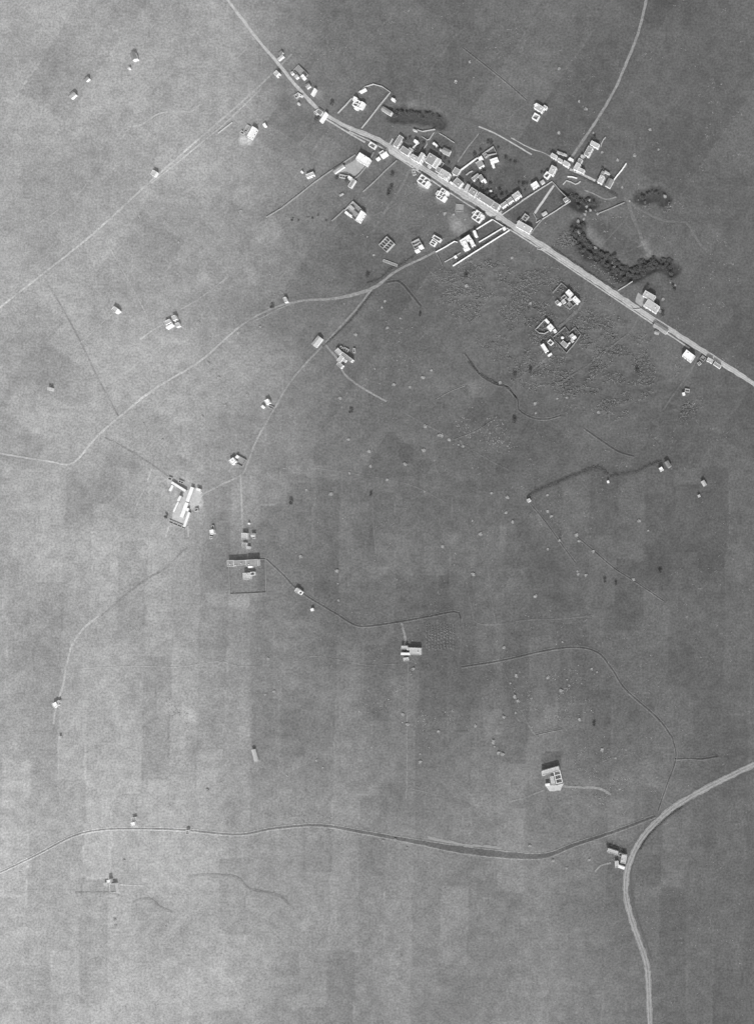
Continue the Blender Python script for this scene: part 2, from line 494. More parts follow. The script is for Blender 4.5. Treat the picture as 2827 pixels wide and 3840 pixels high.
# road from the crossroads to the south-west
ribbon('lane', 'C', [(1275, 1125), (1225, 1150), (1050, 1252), (850, 1378), (640, 1492)], 12, 'lane', z=0.085, step=4)
ribbon('lane', 'C', [(1392, 1268), (1200, 1385), (1000, 1512), (830, 1615)], 14, 'lane', z=0.06, step=4)
SW = [(958, 549), (925, 566), (868, 594), (815, 632), (740, 653), (660, 659), (600, 675), (530, 712), (440, 790), (350, 845), (290, 890), (215, 955), (160, 1014), (104, 1010), (-20, 990)]
ribbon('road', 'Z', SW, 9, 'track', z=0.09, step=4, widths=[8, 9, 14, 8, 7, 7, 8, 8, 8, 7, 7, 7])
ribbon('footpath', 'I', [(590, 95), (480, 120), (300, 190), (150, 270), (0, 335)], 4, 'track', z=0.06, offset=0, jit=.25)
ribbon('lane', 'Z', [(815, 633), (770, 690), (700, 765), (640, 832), (605, 890), (565, 960), (540, 1022), (530, 1040), (490, 1060), (440, 1085)], 7, 'track', z=0.07, step=4)
ribbon('track', 'Z', [(528, 1042), (530, 1100), (532, 1165)], 7, 'track', z=0.06)
ribbon('track', 'I', [(850, 590), (920, 680), (1000, 780), (1090, 960), (1200, 1060), (1350, 1160), (1603, 1300)], 7, 'track', z=0.06)
ribbon('track', 'S', [(880, 420), (1000, 490), (1220, 605), (1460, 745), (1652, 840)], 5, 'faint', z=0.05, jit=.3)
# crossroads to the northern crossing and the roads out of it
ribbon('road', 'Z', [(1090, 464), (1130, 436), (1165, 411), (1205, 383), (1240, 362)], 9, 'lane', z=0.08)
ribbon('road', 'Z', [(1240, 362), (1272, 315), (1310, 258), (1345, 198), (1375, 130), (1398, 70), (1420, -20)], 10, 'track', z=0.085, step=4)
ribbon('lane', 'Z', [(1240, 358), (1180, 331), (1100, 296), (1050, 272), (1005, 256)], 9, 'lane', z=0.075, widths=[16, 12, 10, 8])
ribbon('footpath', 'Q', [(290, 405), (150, 335), (0, 285), (-200, 190), (-400, 80)], 5, 'road', z=0.09)
ribbon('footpath', 'D', [(220, 590), (0, 460), (-110, 400), (-250, 340)], 5, 'road', z=0.09)
ribbon('road', 'Z', [(1242, 362), (1300, 386), (1345, 415), (1366, 436)], 11, 'lane', z=0.08)
ribbon('footpath', 'Q', [(640, 640), (870, 735), (1090, 840)], 9, 'yard', z=0.06)
ribbon('track', 'W', [(770, 90), (830, 140), (980, 230), (1090, 280), (1170, 300), (1260, 300), (1330, 330), (1420, 480), (1500, 560)], 10, 'faint', z=0.06, jit=.25)
ribbon('track', 'W', [(815, 140), (850, 250), (905, 380), (940, 480), (1020, 590)], 13, 'faint', z=0.055, jit=.3)
ribbon('path', 'W', [(810, 260), (700, 380), (600, 490)], 6, 'faint', z=0.05, jit=.3)
ribbon('path', 'W', [(690, 600), (800, 560), (930, 500)], 6, 'faint', z=0.05, jit=.3)
ribbon('path', 'Q', [(900, 1010), (1050, 1060), (1160, 1120), (1270, 1165), (1380, 1155), (1460, 1125)], 5, 'track', z=0.05, jit=.3)
ribbon('path', 'D', [(245, 1110), (330, 985), (415, 862)], 8, 'yard', z=0.06)
ribbon('track', 'C', [(400, 610), (340, 720), (260, 880), (170, 1010), (60, 1170), (0, 1290)], 10, 'faint', z=0.055, jit=.3)
ribbon('path', 'C', [(520, 760), (395, 880), (280, 960), (100, 1100)], 4, 'faint', z=0.05, jit=.4)
ribbon('path', 'E', [(480, 290), (560, 290), (640, 260)], 5, 'faint', z=0.05, jit=.4)
ribbon('path', 'E', [(840, 420), (940, 405), (1040, 400)], 4, 'faint', z=0.05, jit=.4)
ribbon('path', 'E', [(1080, 800), (1150, 890), (1300, 970), (1450, 1040), (1580, 1130)], 5, 'faint', z=0.05, jit=.4)
ribbon('path', 'O', [(250, 190), (210, 260), (180, 310)], 6, 'yard', z=0.05)
ribbon('path', 'O', [(1010, 70), (900, 220), (850, 300), (790, 400)], 9, 'faint', z=0.05)
ribbon('path', 'C', [(1060, 60), (1240, 130), (1420, 100), (1480, 40), (1540, 10)], 4, 'faint', z=0.05)
ribbon('path', 'D', [(10, 300), (50, 240), (100, 185), (150, 180), (190, 215)], 6, 'faint', z=0.05)
ribbon('path', 'P', [(520, 0), (440, 110), (330, 240), (180, 450), (90, 590)], 4, 'track', z=0.05, jit=.3)
ribbon('track', 'F', [(600, 185), (590, 290), (555, 400), (470, 490), (390, 560)], 12, 'faint', z=0.055, jit=.25)
ribbon('track', 'F', [(1010, 450), (930, 590), (820, 680), (700, 770), (600, 855), (480, 930), (370, 1005)], 8, 'faint', z=0.055, jit=.25)
ribbon('track', 'F', [(1470, 720), (1390, 880), (1320, 980), (1240, 1090), (1180, 1180)], 7, 'faint', z=0.055, jit=.25)
ribbon('track', 'F', [(300, 790), (230, 850), (120, 920), (40, 980)], 8, 'faint', z=0.05, jit=.4)
# west and south
ribbon('path', 'G', [(450, 0), (560, 190), (660, 370), (760, 560)], 5, 'faint', z=0.05, jit=.3)
ribbon('path', 'G', [(1300, 250), (1100, 400), (950, 490)], 5, 'faint', z=0.05, jit=.3)
ribbon('path', 'G', [(850, 580), (780, 620), (690, 685)], 5, 'track', z=0.05, jit=.3)
ribbon('path', 'G', [(540, 480), (440, 560), (290, 700), (200, 750)], 4, 'faint', z=0.05, jit=.3)
ribbon('path', 'A', [(545, 780), (620, 680), (740, 655), (860, 580), (1000, 555), (1100, 560), (1170, 510)], 6, 'faint', z=0.05, jit=.4)
ribbon('track', 'A', [(0, 1370), (130, 1280), (290, 1150), (340, 1090)], 5, 'faint', z=0.05, jit=.3)
ribbon('path', 'X', [(-320, 150), (0, 430), (400, 690)], 4, 'faint', z=0.05, jit=.3)
ribbon('path', 'X', [(410, 700), (530, 550), (600, 440)], 4, 'faint', z=0.05, jit=.3)
ribbon('track', 'H', [(480, 840), (420, 880), (300, 1010), (150, 1095), (0, 1200), (-280, 1440)], 7, 'damp', z=0.05)
ribbon('track', 'M', [(395, 5), (290, 95), (215, 200), (180, 320), (150, 480), (110, 600), (90, 720)], 8, 'track', z=0.06)
ribbon('path', 'H', [(170, 130), (100, 310), (40, 440), (20, 500)], 5, 'faint', z=0.05, jit=.4)
ribbon('path', 'H', [(320, 640), (300, 700), (285, 750)], 6, 'track', z=0.05)
ribbon('path', 'H', [(485, 640), (490, 740)], 6, 'track', z=0.05, jit=.3)
ribbon('path', 'H', [(1170, 920), (1173, 1050), (1175, 1160)], 4, 'track', z=0.05, jit=.3)
ribbon('track', 'J', [(838, 695), (855, 760), (868, 820), (860, 870)], 8, 'track', z=0.05, jit=.3)
ribbon('path', 'J', [(990, 885), (1080, 890), (1180, 910)], 5, 'faint', z=0.05)
ribbon('path', 'J', [(890, 1000), (885, 1200), (880, 1500), (880, 1900), (870, 2060)], 5, 'faint', z=0.05, jit=.4)
ribbon('path', 'J', [(0, 1000), (150, 950), (400, 990), (560, 1020), (700, 1015), (850, 1010)], 4, 'faint', z=0.05, jit=.5)
ribbon('path', 'J', [(1350, 460), (1385, 600), (1400, 680), (1500, 710), (1652, 700)], 4, 'faint', z=0.05, jit=.4)
ribbon('path', 'J', [(1300, 660), (1298, 800), (1285, 960)], 5, 'faint', z=0.05, jit=.4)
ribbon('path', 'J', [(1500, 250), (1540, 550), (1580, 800), (1595, 980)], 4, 'faint', z=0.05, jit=.4)
ribbon('track', 'L', [(135, 140), (180, 260), (250, 420), (330, 580), (370, 640)], 7, 'faint', z=0.05, jit=.4)
ribbon('track', 'L', [(555, 985), (650, 990), (800, 1000), (880, 1040)], 9, 'track', z=0.05)
ribbon('path', 'L', [(430, 1010), (330, 1050), (200, 1090)], 6, 'faint', z=0.05, jit=.3)
ribbon('path', 'L', [(880, 1500), (810, 1520), (770, 1560)], 6, 'track', z=0.05, jit=.3)
ribbon('path', 'K', [(0, 1240), (150, 1235), (300, 1215), (600, 1200), (760, 1180)], 5, 'faint', z=0.05, jit=.5)
ribbon('path', 'M', [(280, 360), (450, 350), (700, 345), (900, 350), (1100, 320), (1180, 315), (1300, 345), (1400, 345)], 4, 'faint', z=0.05, jit=.5)
ribbon('path', 'N', [(430, 600), (560, 606)], 5, 'track', z=0.05)
ribbon('path', 'U', [(890, 425), (1000, 450), (1100, 475)], 4, 'faint', z=0.05, jit=.4)
ribbon('path', 'S', [(690, 940), (692, 1060), (700, 1200), (715, 1380)], 5, 'faint', z=0.05, jit=.4)
ribbon('path', 'S', [(310, 790), (480, 815), (780, 865), (960, 910), (1100, 980), (1170, 1020)], 4, 'faint', z=0.05, jit=.4)
BR = [(1760, 1630), (1652, 1675), (1570, 1715), (1505, 1750), (1455, 1785), (1405, 1838), (1377, 1895), (1370, 1945), (1376, 1990), (1395, 2050), (1414, 2105), (1420, 2160), (1425, 2300)]
ribbon('road', 'Z', BR, 22, 'track', z=0.10, step=4)
ribbon('edge_shade', 'V', [(1380, 20), (1250, 110), (1110, 230), (1000, 370), (950, 480), (935, 600), (950, 760), (1010, 960), (1060, 1100), (1090, 1200)], 7, 'bed', z=0.05, step=4, jit=.4)  # shadow line along the road's outer edge, painted as a dark strip

for off in (-5, 5):
    ribbon('wheel_rut', 'Z', BR, 2.6, 'yarddim', z=0.165, step=4, offset=off, jit=.5)
    ribbon('wheel_rut', 'Z', MAIN[5:], 2.4, 'yarddim', z=0.165, step=4, offset=off * .8, jit=.5)

# ditches and streams
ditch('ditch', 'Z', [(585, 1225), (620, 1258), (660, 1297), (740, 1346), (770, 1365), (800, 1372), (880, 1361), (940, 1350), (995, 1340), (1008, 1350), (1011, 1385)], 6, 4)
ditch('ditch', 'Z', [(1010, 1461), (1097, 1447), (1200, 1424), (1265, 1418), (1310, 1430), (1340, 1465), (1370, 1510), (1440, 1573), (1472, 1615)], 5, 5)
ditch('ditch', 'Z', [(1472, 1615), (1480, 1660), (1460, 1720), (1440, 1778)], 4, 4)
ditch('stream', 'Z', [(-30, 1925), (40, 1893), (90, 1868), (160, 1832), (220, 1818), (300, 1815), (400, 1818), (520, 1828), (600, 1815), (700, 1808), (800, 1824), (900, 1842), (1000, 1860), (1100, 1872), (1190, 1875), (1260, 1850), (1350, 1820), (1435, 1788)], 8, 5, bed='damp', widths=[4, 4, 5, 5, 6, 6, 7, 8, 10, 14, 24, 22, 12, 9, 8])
ribbon('furrow', 'N', [(800, 556), (920, 545), (1060, 560), (1130, 620), (1280, 655), (1340, 705)], 8, 'damp', z=0.05, jit=.3)
ribbon('furrow', 'N', [(500, 690), (590, 675), (650, 720), (720, 750)], 8, 'damp', z=0.05, jit=.3)
ribbon('furrow', 'N', [(190, 640), (290, 643), (360, 640), (430, 658)], 7, 'damp', z=0.05)
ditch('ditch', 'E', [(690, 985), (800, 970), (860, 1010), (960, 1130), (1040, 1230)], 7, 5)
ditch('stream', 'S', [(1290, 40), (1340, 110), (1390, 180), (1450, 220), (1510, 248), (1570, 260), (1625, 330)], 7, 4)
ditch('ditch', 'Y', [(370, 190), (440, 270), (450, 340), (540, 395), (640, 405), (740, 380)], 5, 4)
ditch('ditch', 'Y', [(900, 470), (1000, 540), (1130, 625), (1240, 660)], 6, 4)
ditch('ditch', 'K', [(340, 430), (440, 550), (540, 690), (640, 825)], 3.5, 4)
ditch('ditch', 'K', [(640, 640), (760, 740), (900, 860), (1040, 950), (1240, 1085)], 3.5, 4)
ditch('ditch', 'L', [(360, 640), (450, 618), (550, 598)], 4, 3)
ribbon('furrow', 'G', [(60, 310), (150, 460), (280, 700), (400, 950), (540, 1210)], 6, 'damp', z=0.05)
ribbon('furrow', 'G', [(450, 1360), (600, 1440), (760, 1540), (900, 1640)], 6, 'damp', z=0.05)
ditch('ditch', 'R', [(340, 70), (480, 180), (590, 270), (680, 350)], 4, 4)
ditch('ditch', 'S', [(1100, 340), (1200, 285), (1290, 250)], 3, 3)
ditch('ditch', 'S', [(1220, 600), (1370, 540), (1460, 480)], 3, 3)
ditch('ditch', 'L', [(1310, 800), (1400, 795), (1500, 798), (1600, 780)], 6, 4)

# bare yards
sheet('yard', 'X', [(960, 960), (1120, 880), (1230, 960), (1100, 1090), (1060, 1080), (1000, 1040), (900, 1040)], 'yarddim', z=0.045)
sheet('yard', 'H', [(545, 300), (625, 365), (560, 470), (500, 520), (475, 660), (340, 600), (350, 520), (420, 380), (480, 320)], 'yard', z=0.045)
sheet('yard', 'W', [(900, 915), (975, 960), (930, 1035), (872, 990)], 'yarddim', z=0.045)
sheet('yard', 'O', [(690, 900), (750, 830), (910, 920), (930, 1000), (840, 1090), (700, 1030)], 'yarddim', z=0.045)
sheet('yard', 'H', [(300, 190), (440, 230), (560, 290), (460, 330), (350, 260)], 'yarddim', z=0.04)
sheet('yard', 'L', [(440, 985), (560, 970), (540, 1010), (470, 1020)], 'yard', z=0.045)
sheet('yard', 'C', [(1480, 1190), (1530, 1200), (1640, 1290), (1600, 1310)], 'yard', z=0.045)
sheet('quay', 'U', [(990, 715), (1200, 765), (1450, 785), (1470, 800), (1200, 780), (1000, 735)], 'faint', z=0.04)

# ---------------------------------------------------------------- buildings
def new_thing(name, loc, label, cat, group=None):
    e = bpy.data.objects.new(name, None)
    e.empty_display_size = 1
    COL.objects.link(e)
    e.location = loc
    return tag(e, label, cat, group)


def rect(t, p0, p1, p2, h):
    a, b, c = wxy(t, p0, h), wxy(t, p1, h), wxy(t, p2, h)
    u = (b - a); L = u.length; u.normalize()
    n = Vector((-u.y, u.x))
    dpt = (c - b).dot(n)
    if dpt < 0:
        n = -n; dpt = -dpt
    cen = a + u * (L / 2) + n * (dpt / 2)
    return cen, u, n, L / 2, dpt / 2


def quad_ring(cen, u, n, a, b):
    pts = [cen - u * a - n * b, cen + u * a - n * b, cen + u * a + n * b, cen - u * a + n * b]
    if (pts[1] - pts[0]).cross(pts[2] - pts[1]) < 0:
        pts.reverse()
    return pts


def part_box(name, root, pts, z0, z1, mat, bottom=False, top=True, zt=None):
    r = root.location
    v = [(p.x - r.x, p.y - r.y, z0 - r.z) for p in pts]
    v += [(p.x - r.x, p.y - r.y, (zt[i] if zt else z1) - r.z) for i, p in enumerate(pts)]
    f = [(0, 1, 5, 4), (1, 2, 6, 5), (2, 3, 7, 6), (3, 0, 4, 7)]
    if top: f.append((4, 5, 6, 7))
    if bottom: f.append((3, 2, 1, 0))
    return mesh_obj(name, v, f, mat, root)


def part_ring(name, root, cen, u, n, a, b, th, z0, z1, mat):
    o = quad_ring(cen, u, n, a, b); i = quad_ring(cen, u, n, a - th, b - th)
    r = root.location
    v = [(p.x - r.x, p.y - r.y, z - r.z) for z in (z0, z1) for p in o] + [(p.x - r.x, p.y - r.y, z - r.z) for z in (z0, z1) for p in i]
    f = []
    for k in range(4):
        m_ = (k + 1) % 4
        f += [(k, m_, 4 + m_, 4 + k), (8 + m_, 8 + k, 12 + k, 12 + m_), (4 + k, 4 + m_, 12 + m_, 12 + k), (m_, k, 8 + k, 8 + m_)]
    return mesh_obj(name, v, f, mat, root)


WIN = {}


def openings(root, cen, u, n, a, b, h, wl):
    """shuttered windows and a door on the walls"""
    if not WIN:
        for nm, w, hh in (('window', .5, .7), ('door', .65, 1.1)):
            v = [(-w, 0, -hh), (w, 0, -hh), (w, 0, hh), (-w, 0, hh), (-w, -.05, -hh), (w, -.05, -hh), (w, -.05, hh), (-w, -.05, hh)]
            me = bpy.data.meshes.new(nm)
            me.from_pydata(v, [], [(4, 5, 6, 7), (0, 4, 7, 3), (5, 1, 2, 6), (7, 6, 2, 3), (0, 1, 5, 4)])
            me.materials.append(MAT['door'])
            WIN[nm] = me
    door = False
    for (dv, tv, hl, hd) in ((n, u, a, b), (-n, u, a, b), (u, n, b, a), (-u, n, b, a)):
        if dv.y > -0.3:
            continue
        cnt = min(4, int(hl * 2 / 3.4))
        for fl in range(1 if h < 5.5 else 2):
            for k in range(cnt):
                s = (k + .5) / cnt * 2 - 1
                p = cen + dv * (hd + .004) + tv * (s * (hl - .4))
                isd = fl == 0 and not door and k == cnt // 2
                nm = 'door' if isd else 'window'
                door = door or isd
                o = bpy.data.objects.new(nm, WIN[nm]); COL.objects.link(o); o.parent = wl
                o.location = (p.x - root.location.x, p.y - root.location.y, (1.12 if isd else 1.7 + 3.0 * fl) - root.location.z)
                o.rotation_euler = (0, 0, math.atan2(dv.y, dv.x) + math.pi / 2)


def block(root, t, p0, p1, p2, h, roof='grey', kind='flat', wall='plaster', par=True, win=True, cells=(1, 1)):
    h = h + rnd.uniform(-.06, .06)
    cen, u, n, a, b = rect(t, p0, p1, p2, h)
    R = MAT['roof_' + roof] if 'roof_' + roof in MAT else None
    Wm = MAT[wall]
    ring = quad_ring(cen, u, n, a, b)
    z0 = -1.2
    if kind == 'flat':
        wl = part_box('wall', root, ring, z0, h, Wm, top=False)
        if par and min(a, b) > 1.6:
            rf = part_box('roof', root, quad_ring(cen, u, n, a - .22, b - .22), h - .5, h - .08, R)
            part_ring('parapet', root, cen, u, n, a, b, .22, h, h + .38, Wm)
        else:
            rf = part_box('roof', root, quad_ring(cen, u, n, a + .2, b + .2), h + .003, h + .2, R, bottom=True)
        if h > 4.2 and min(a, b) > 2.5:
            c = cen + u * a * rnd.uniform(-.6, .6) + n * b * rnd.uniform(-.6, .6)
            part_box('chimney', root, quad_ring(c, u, n, .4, .4), h - .3, h + 1.3, Wm).parent = rf
    elif kind in ('gable', 'shed'):
        if b > a: u, n, a, b = n, u, b, a
        ring = [cen - u * a - n * b, cen + u * a - n * b, cen + u * a + n * b, cen - u * a + n * b]
        r = root.location
        rise = b * (.42 if kind == 'gable' else .25)
        def V(p, z): return (p.x - r.x, p.y - r.y, z - r.z)
        e = h - rise * .5
        if kind == 'gable':
            g0, g1 = cen - u * a, cen + u * a
            v = [V(p, z0) for p in ring] + [V(p, e) for p in ring] + [V(g0, e + rise), V(g1, e + rise)]
            f = [(0, 1, 5, 4), (2, 3, 7, 6), (1, 2, 6, 9, 5), (3, 0, 4, 8, 7)]
            wl = mesh_obj('wall', v, f, Wm, root)
            ov = .3
            for s in (-1, 1):
                q = [cen - u * (a + ov) + n * s * (b + ov), cen + u * (a + ov) + n * s * (b + ov), cen + u * (a + ov), cen - u * (a + ov)]
                sl = rise / b
                zz = [e - sl * ov, e - sl * ov, e + rise, e + rise]
                v = [V(p, z + .05) for p, z in zip(q, zz)] + [V(p, z + .2) for p, z in zip(q, zz)]
                f = [(4, 5, 6, 7), (0, 3, 2, 1), (0, 1, 5, 4), (1, 2, 6, 5), (2, 3, 7, 6), (3, 0, 4, 7)]
                mesh_obj('roof_slope', v, f, R, root)
        else:
            zt = [h - rise, h - rise, h + rise, h + rise]
            part_box('wall', root, ring, z0, h, Wm, top=False, zt=zt)
            q = quad_ring(cen, u, n, a + .25, b + .25)
            v = [V(p, 0) for p in q]
            zz = []
            for p in q:
                s = (p - cen).dot(n) / b
                zz.append(h + rise * s)
            v = [V(p, z + .004) for p, z in zip(q, zz)] + [V(p, z + .18) for p, z in zip(q, zz)]
            mesh_obj('roof', v, [(4, 5, 6, 7), (0, 3, 2, 1), (0, 1, 5, 4), (1, 2, 6, 5), (2, 3, 7, 6), (3, 0, 4, 7)], R, root)
    elif kind == 'shell':                                       # roofless walls
        th = .55
        part_ring('wall', root, cen, u, n, a, b, th, z0, h, Wm)
        part_box('floor', root, quad_ring(cen, u, n, a - th, b - th), -.6, .12, MAT['floor'])
        for i in range(1, cells[0]):
            c = cen + u * (-a + 2 * a * i / cells[0])
            part_box('partition_wall', root, quad_ring(c, u, n, .25, b - th), .1, h - .15, Wm)
        for j in range(1, cells[1]):
            c = cen + n * (-b + 2 * b * j / cells[1])
            for i in range(cells[0]):
                w = 2 * a / cells[0]
                cc = c + u * (-a + w * (i + .5))
                part_box('partition_wall', root, quad_ring(cc, u, n, w / 2 - .28, .25), .1, h - .3, Wm)
    elif kind == 'dome':                                        # round stack or well-house
        r = root.location; rad = min(a, b); S = 12
        v, f = [], []
        prof = [(1, z0), (1, h * .55), (.8, h * .8), (.42, h * .97)]
        for (k, z) in prof:
            for s in range(S):
                v.append((cen.x - r.x + math.cos(6.2832 * s / S) * rad * k, cen.y - r.y + math.sin(6.2832 * s / S) * rad * k, z - r.z))
        for i in range(len(prof) - 1):
            for s in range(S):
                f.append((i * S + s, i * S + (s + 1) % S, (i + 1) * S + (s + 1) % S, (i + 1) * S + s))
        f.append(tuple(range((len(prof) - 1) * S, len(prof) * S)))
        mesh_obj('roof', v, f, R, root)
    if win and kind in ('flat',) and h > 3.2 and min(a, b) > 1.8:
        openings(root, cen, u, n, a, b, h, wl)


def bld(name, label, blocks, cat='house', group=None):
    """blocks: (sheet, p0, p1, p2, height, options)"""
    t, p0, p1, p2, h = blocks[0][:5]
    cen = rect(t, p0, p1, p2, h)[0]
    root = new_thing(name, (cen.x, cen.y, 0), label, cat, group)
    for bl in blocks:
        op = dict(bl[5]) if len(bl) > 5 else {}
        if cat == 'barn' and 'kind' not in op and op.get('roof', 'grey') != 'white':
            op['kind'] = 'gable'
        block(root, *bl[:5], **op)
    return root


g = dict
F_ = g(kind='flat')
W_ = g(roof='white'); PA = g(roof='pale'); DM = g(roof='dim')
SH = lambda c=1, r=1, w='stone': g(kind='shell', cells=(c, r), wall=w)

# --- the village street, upper side
bld('row_house', 'long low grey roofed house end-on to the street beside the widest stretch of road', [('O', (365, 120), (437, 165), (325, 345), 3.4)])
bld('town_house', 'grey house with ragged back annexes next to the long low end-on house', [('O', (425, 315), (565, 405), (505, 490), 4.2), ('O', (545, 345), (605, 380), (585, 412), 3.2, PA)])
bld('town_house', 'two-storey L-shaped street house with a broad glaring white end wall', [('O', (595, 455), (718, 530), (686, 606), 5.6, PA), ('O', (755, 430), (808, 462), (712, 612), 7.0, PA)])
bld('town_house', 'big square grey roofed house with lower white-edged side range and small porch', [('O', (900, 440), (1035, 522), (940, 665), 5.2), ('O', (1052, 530), (1100, 560), (1003, 708), 4.0, PA), ('O', (880, 650), (920, 676), (895, 706), 2.8, g(roof='pale', win=False))])
bld('outbuilding', 'low grey yard shed between the big square house and the wide terrace house', [('O', (1040, 682), (1095, 712), (1022, 770), 2.8)], 'shed')
bld('terrace_house', 'wide pale terrace-roofed house with small open stairwell at its front corner', [('O', (1112, 715), (1265, 806), (1190, 922), 5.6, PA), ('O', (1165, 855), (1205, 880), (1188, 908), 6.4, g(kind='shell', wall='plaster'))])
bld('outbuilding', 'square grey roofed outbuilding against the long slanting garden wall', [('O', (1350, 692), (1445, 748), (1360, 835), 3.0)], 'shed')
bld('town_house', 'grey roofed house with notched white corner where the street narrows', [('O', (1385, 875), (1490, 965), (1392, 1040), 4.4), ('O', (1270, 945), (1300, 965), (1285, 985), 3.4, W_)])
bld('lean_to', 'narrow pale slip of a shed between two street houses', [('P', (285, 1040), (335, 1068), (215, 1180), 2.8, g(roof='pale', win=False))], 'shed')
bld('row_house', 'square grey roofed house at the upper end of the long street row', [('P', (375, 1110), (500, 1195), (425, 1310), 4.6)])
bld('row_house', 'long grey roofed row house with paler roof patches facing the street', [('P', (535, 1210), (838, 1403), (762, 1515), 5.6)])
bld('corner_house', 'corner house with sharp white prow at the crossroads', [('P', (845, 1410), (955, 1477), (892, 1597), 6.2)])
bld('row_house', 'side-street house with pale roof joined to the white prow corner house', [('P', (962, 1478), (1072, 1400), (1110, 1460), 5.0)])
bld('row_house', 'middle grey house of the side-street row with white street wall', [('P', (1082, 1380), (1187, 1307), (1227, 1382), 4.8)])
bld('row_house', 'outermost and widest house of the side-street row', [('P', (1200, 1282), (1335, 1187), (1390, 1277), 5.4, PA)])
# --- gardens behind the street
bld('hut', 'bright white square hut standing alone in the dark garden', [('O', (640, 200), (697, 236), (667, 272), 4.0, g(roof='white', win=False))], 'hut')
bld('hut', 'small pale hut at the tip of the back gardens', [('O', (612, 18), (672, 42), (660, 62), 2.6, g(roof='pale', win=False))], 'hut')
bld('hut', 'pale double hut at the head of the garden path', [('O', (975, 250), (1040, 308), (1015, 336), 3.2, g(roof='white', win=False))], 'hut')
bld('barn', 'grey roofed garden barn with pale front wall and narrow strip annex', [('O', (1150, 340), (1270, 396), (1207, 470), 3.4), ('O', (1080, 360), (1125, 385), (1110, 412), 2.6, g(roof='pale', win=False))], 'barn')
bld('wall_hut', 'white square hut built on the long slanting garden wall', [('P', (502, 510), (575, 466), (606, 512), 4.0, g(roof='white', win=False))], 'hut')
bld('farm_house', 'diamond-set grey roofed house with white lower edge inside the walled garden', [('P', (460, 605), (565, 545), (655, 640), 3.6)])
bld('hut', 'ragged pale hut ruins beside the walled garden', [('P', (610, 450), (670, 405), (705, 462), 2.6, SH(2, 1))], 'ruin')
bld('white_barn', 'white skewed barn with two small huts in tow, open garden behind the street', [('P', (745, 545), (900, 492), (885, 560), 4.6, W_), ('P', (768, 592), (825, 580), (832, 630), 3.2, g(roof='white', win=False)), ('P', (792, 652), (835, 642), (850, 692), 2.8, g(roof='white', win=False))], 'barn')
bld('farm_house', 'angular grey roofed house with white stepped end above the dark back gardens', [('P', (365, 928), (500, 828), (533, 888), 3.2), ('P', (500, 890), (570, 846), (640, 945), 4.0), ('P', (600, 962), (642, 935), (668, 998), 3.0, g(roof='white', win=False))])
bld('hut', 'tiny pale hut alone in the dark back gardens', [('P', (755, 1180), (785, 1176), (787, 1196), 2.2, g(roof='white', win=False))], 'hut')
# --- lower side of the street
bld('ruined_house', 'roofless house with thick white lower wall and crumbling rooms below the street', [('O', (755, 812), (905, 915), (837, 1048), 4.2, SH(2, 2, 'plaster')), ('O', (862, 935), (905, 962), (842, 1050), 4.6, g(roof='white', win=False))], 'ruin')
bld('ruined_house', 'roofless stepped house of many cells with white blocks on one side, below the street', [('O', (1115, 1052), (1232, 1127), (1118, 1285), 3.8, SH(2, 3, 'plaster')), ('O', (1042, 1102), (1092, 1132), (1052, 1196), 3.2, SH(1, 1, 'plaster')), ('O', (1195, 1110), (1238, 1135), (1205, 1180), 4.6, g(roof='white', win=False)), ('O', (1165, 1200), (1200, 1225), (1125, 1290), 4.2, g(roof='white', win=False))], 'ruin')
bld('ruined_house', 'roofless U-shaped house with white lower walls beside the crossroads', [('C', (1065, 1062), (1142, 1116), (1072, 1188), 4.2, SH(2, 2, 'plaster')), ('C', (1015, 1092), (1045, 1075), (1062, 1100), 3.2, SH(1, 1, 'plaster')), ('C', (1112, 1108), (1142, 1125), (1120, 1150), 4.8, g(roof='white', win=False))], 'ruin')
bld('ruined_house', 'roofless grid of eight dark cells with one white long wall', [('C', (137, 1337), (216, 1412), (130, 1498), 3.0, SH(2, 4))], 'ruin')
bld('ruined_house', 'broken-walled house with two small white roofed rooms at its lower corner', [('C', (388, 1400), (467, 1360), (503, 1430), 2.8, SH(1, 2)), ('C', (463, 1442), (503, 1424), (519, 1447), 4.0, g(roof='white', win=False)), ('C', (425, 1487), (467, 1466), (484, 1482), 4.0, g(roof='white', win=False))], 'ruin')
bld('ruined_house', 'roofless pair of offset rectangles with three dark rooms near the lane', [('C', (623, 1320), (700, 1365), (680, 1397), 3.6, SH(1, 1, 'plaster')), ('C', (606, 1365), (652, 1395), (625, 1444), 3.4, SH(1, 2, 'plaster'))], 'ruin')
bld('white_villa', 'cross-shaped all-white villa between its two garden walls', [('C', (885, 1387), (985, 1322), (1008, 1358), 5.6, W_), ('C', (907, 1400), (952, 1380), (975, 1458), 6.4, W_), ('C', (985, 1387), (1020, 1370), (1045, 1424), 4.2, W_), ('C', (927, 1462), (970, 1446), (980, 1472), 3.4, W_), ('C', (1025, 1285), (1050, 1276), (1064, 1332), 5.0, W_)], 'villa')
bld('gate_lodge', 'little white lodge at the street end of the villa drive', [('C', (1328, 1254), (1355, 1240), (1368, 1262), 3.0, g(roof='white', win=False))], 'hut')
bld('hut', 'small white hut in the far corner of the villa garden', [('C', (828, 1548), (850, 1534), (860, 1550), 2.6, g(roof='white', win=False))], 'hut')
bld('ruined_house', 'low dusty ruin walls where the field track leaves the street', [('C', (390, 650), (425, 640), (440, 700), 1.2, SH(1, 2))], 'ruin')
bld('ruined_house', 'faint grey foundation square on the dusty ground below the street', [('C', (850, 1000), (935, 1010), (915, 1085), .9, SH(1, 1, 'dullstone'))], 'ruin')
bld('ruined_house', 'thin parallel wall foundations ending at the lane fork', [('C', (105, 1572), (250, 1628), (240, 1652), 1.0, SH(1, 2, 'stone'))], 'ruin')
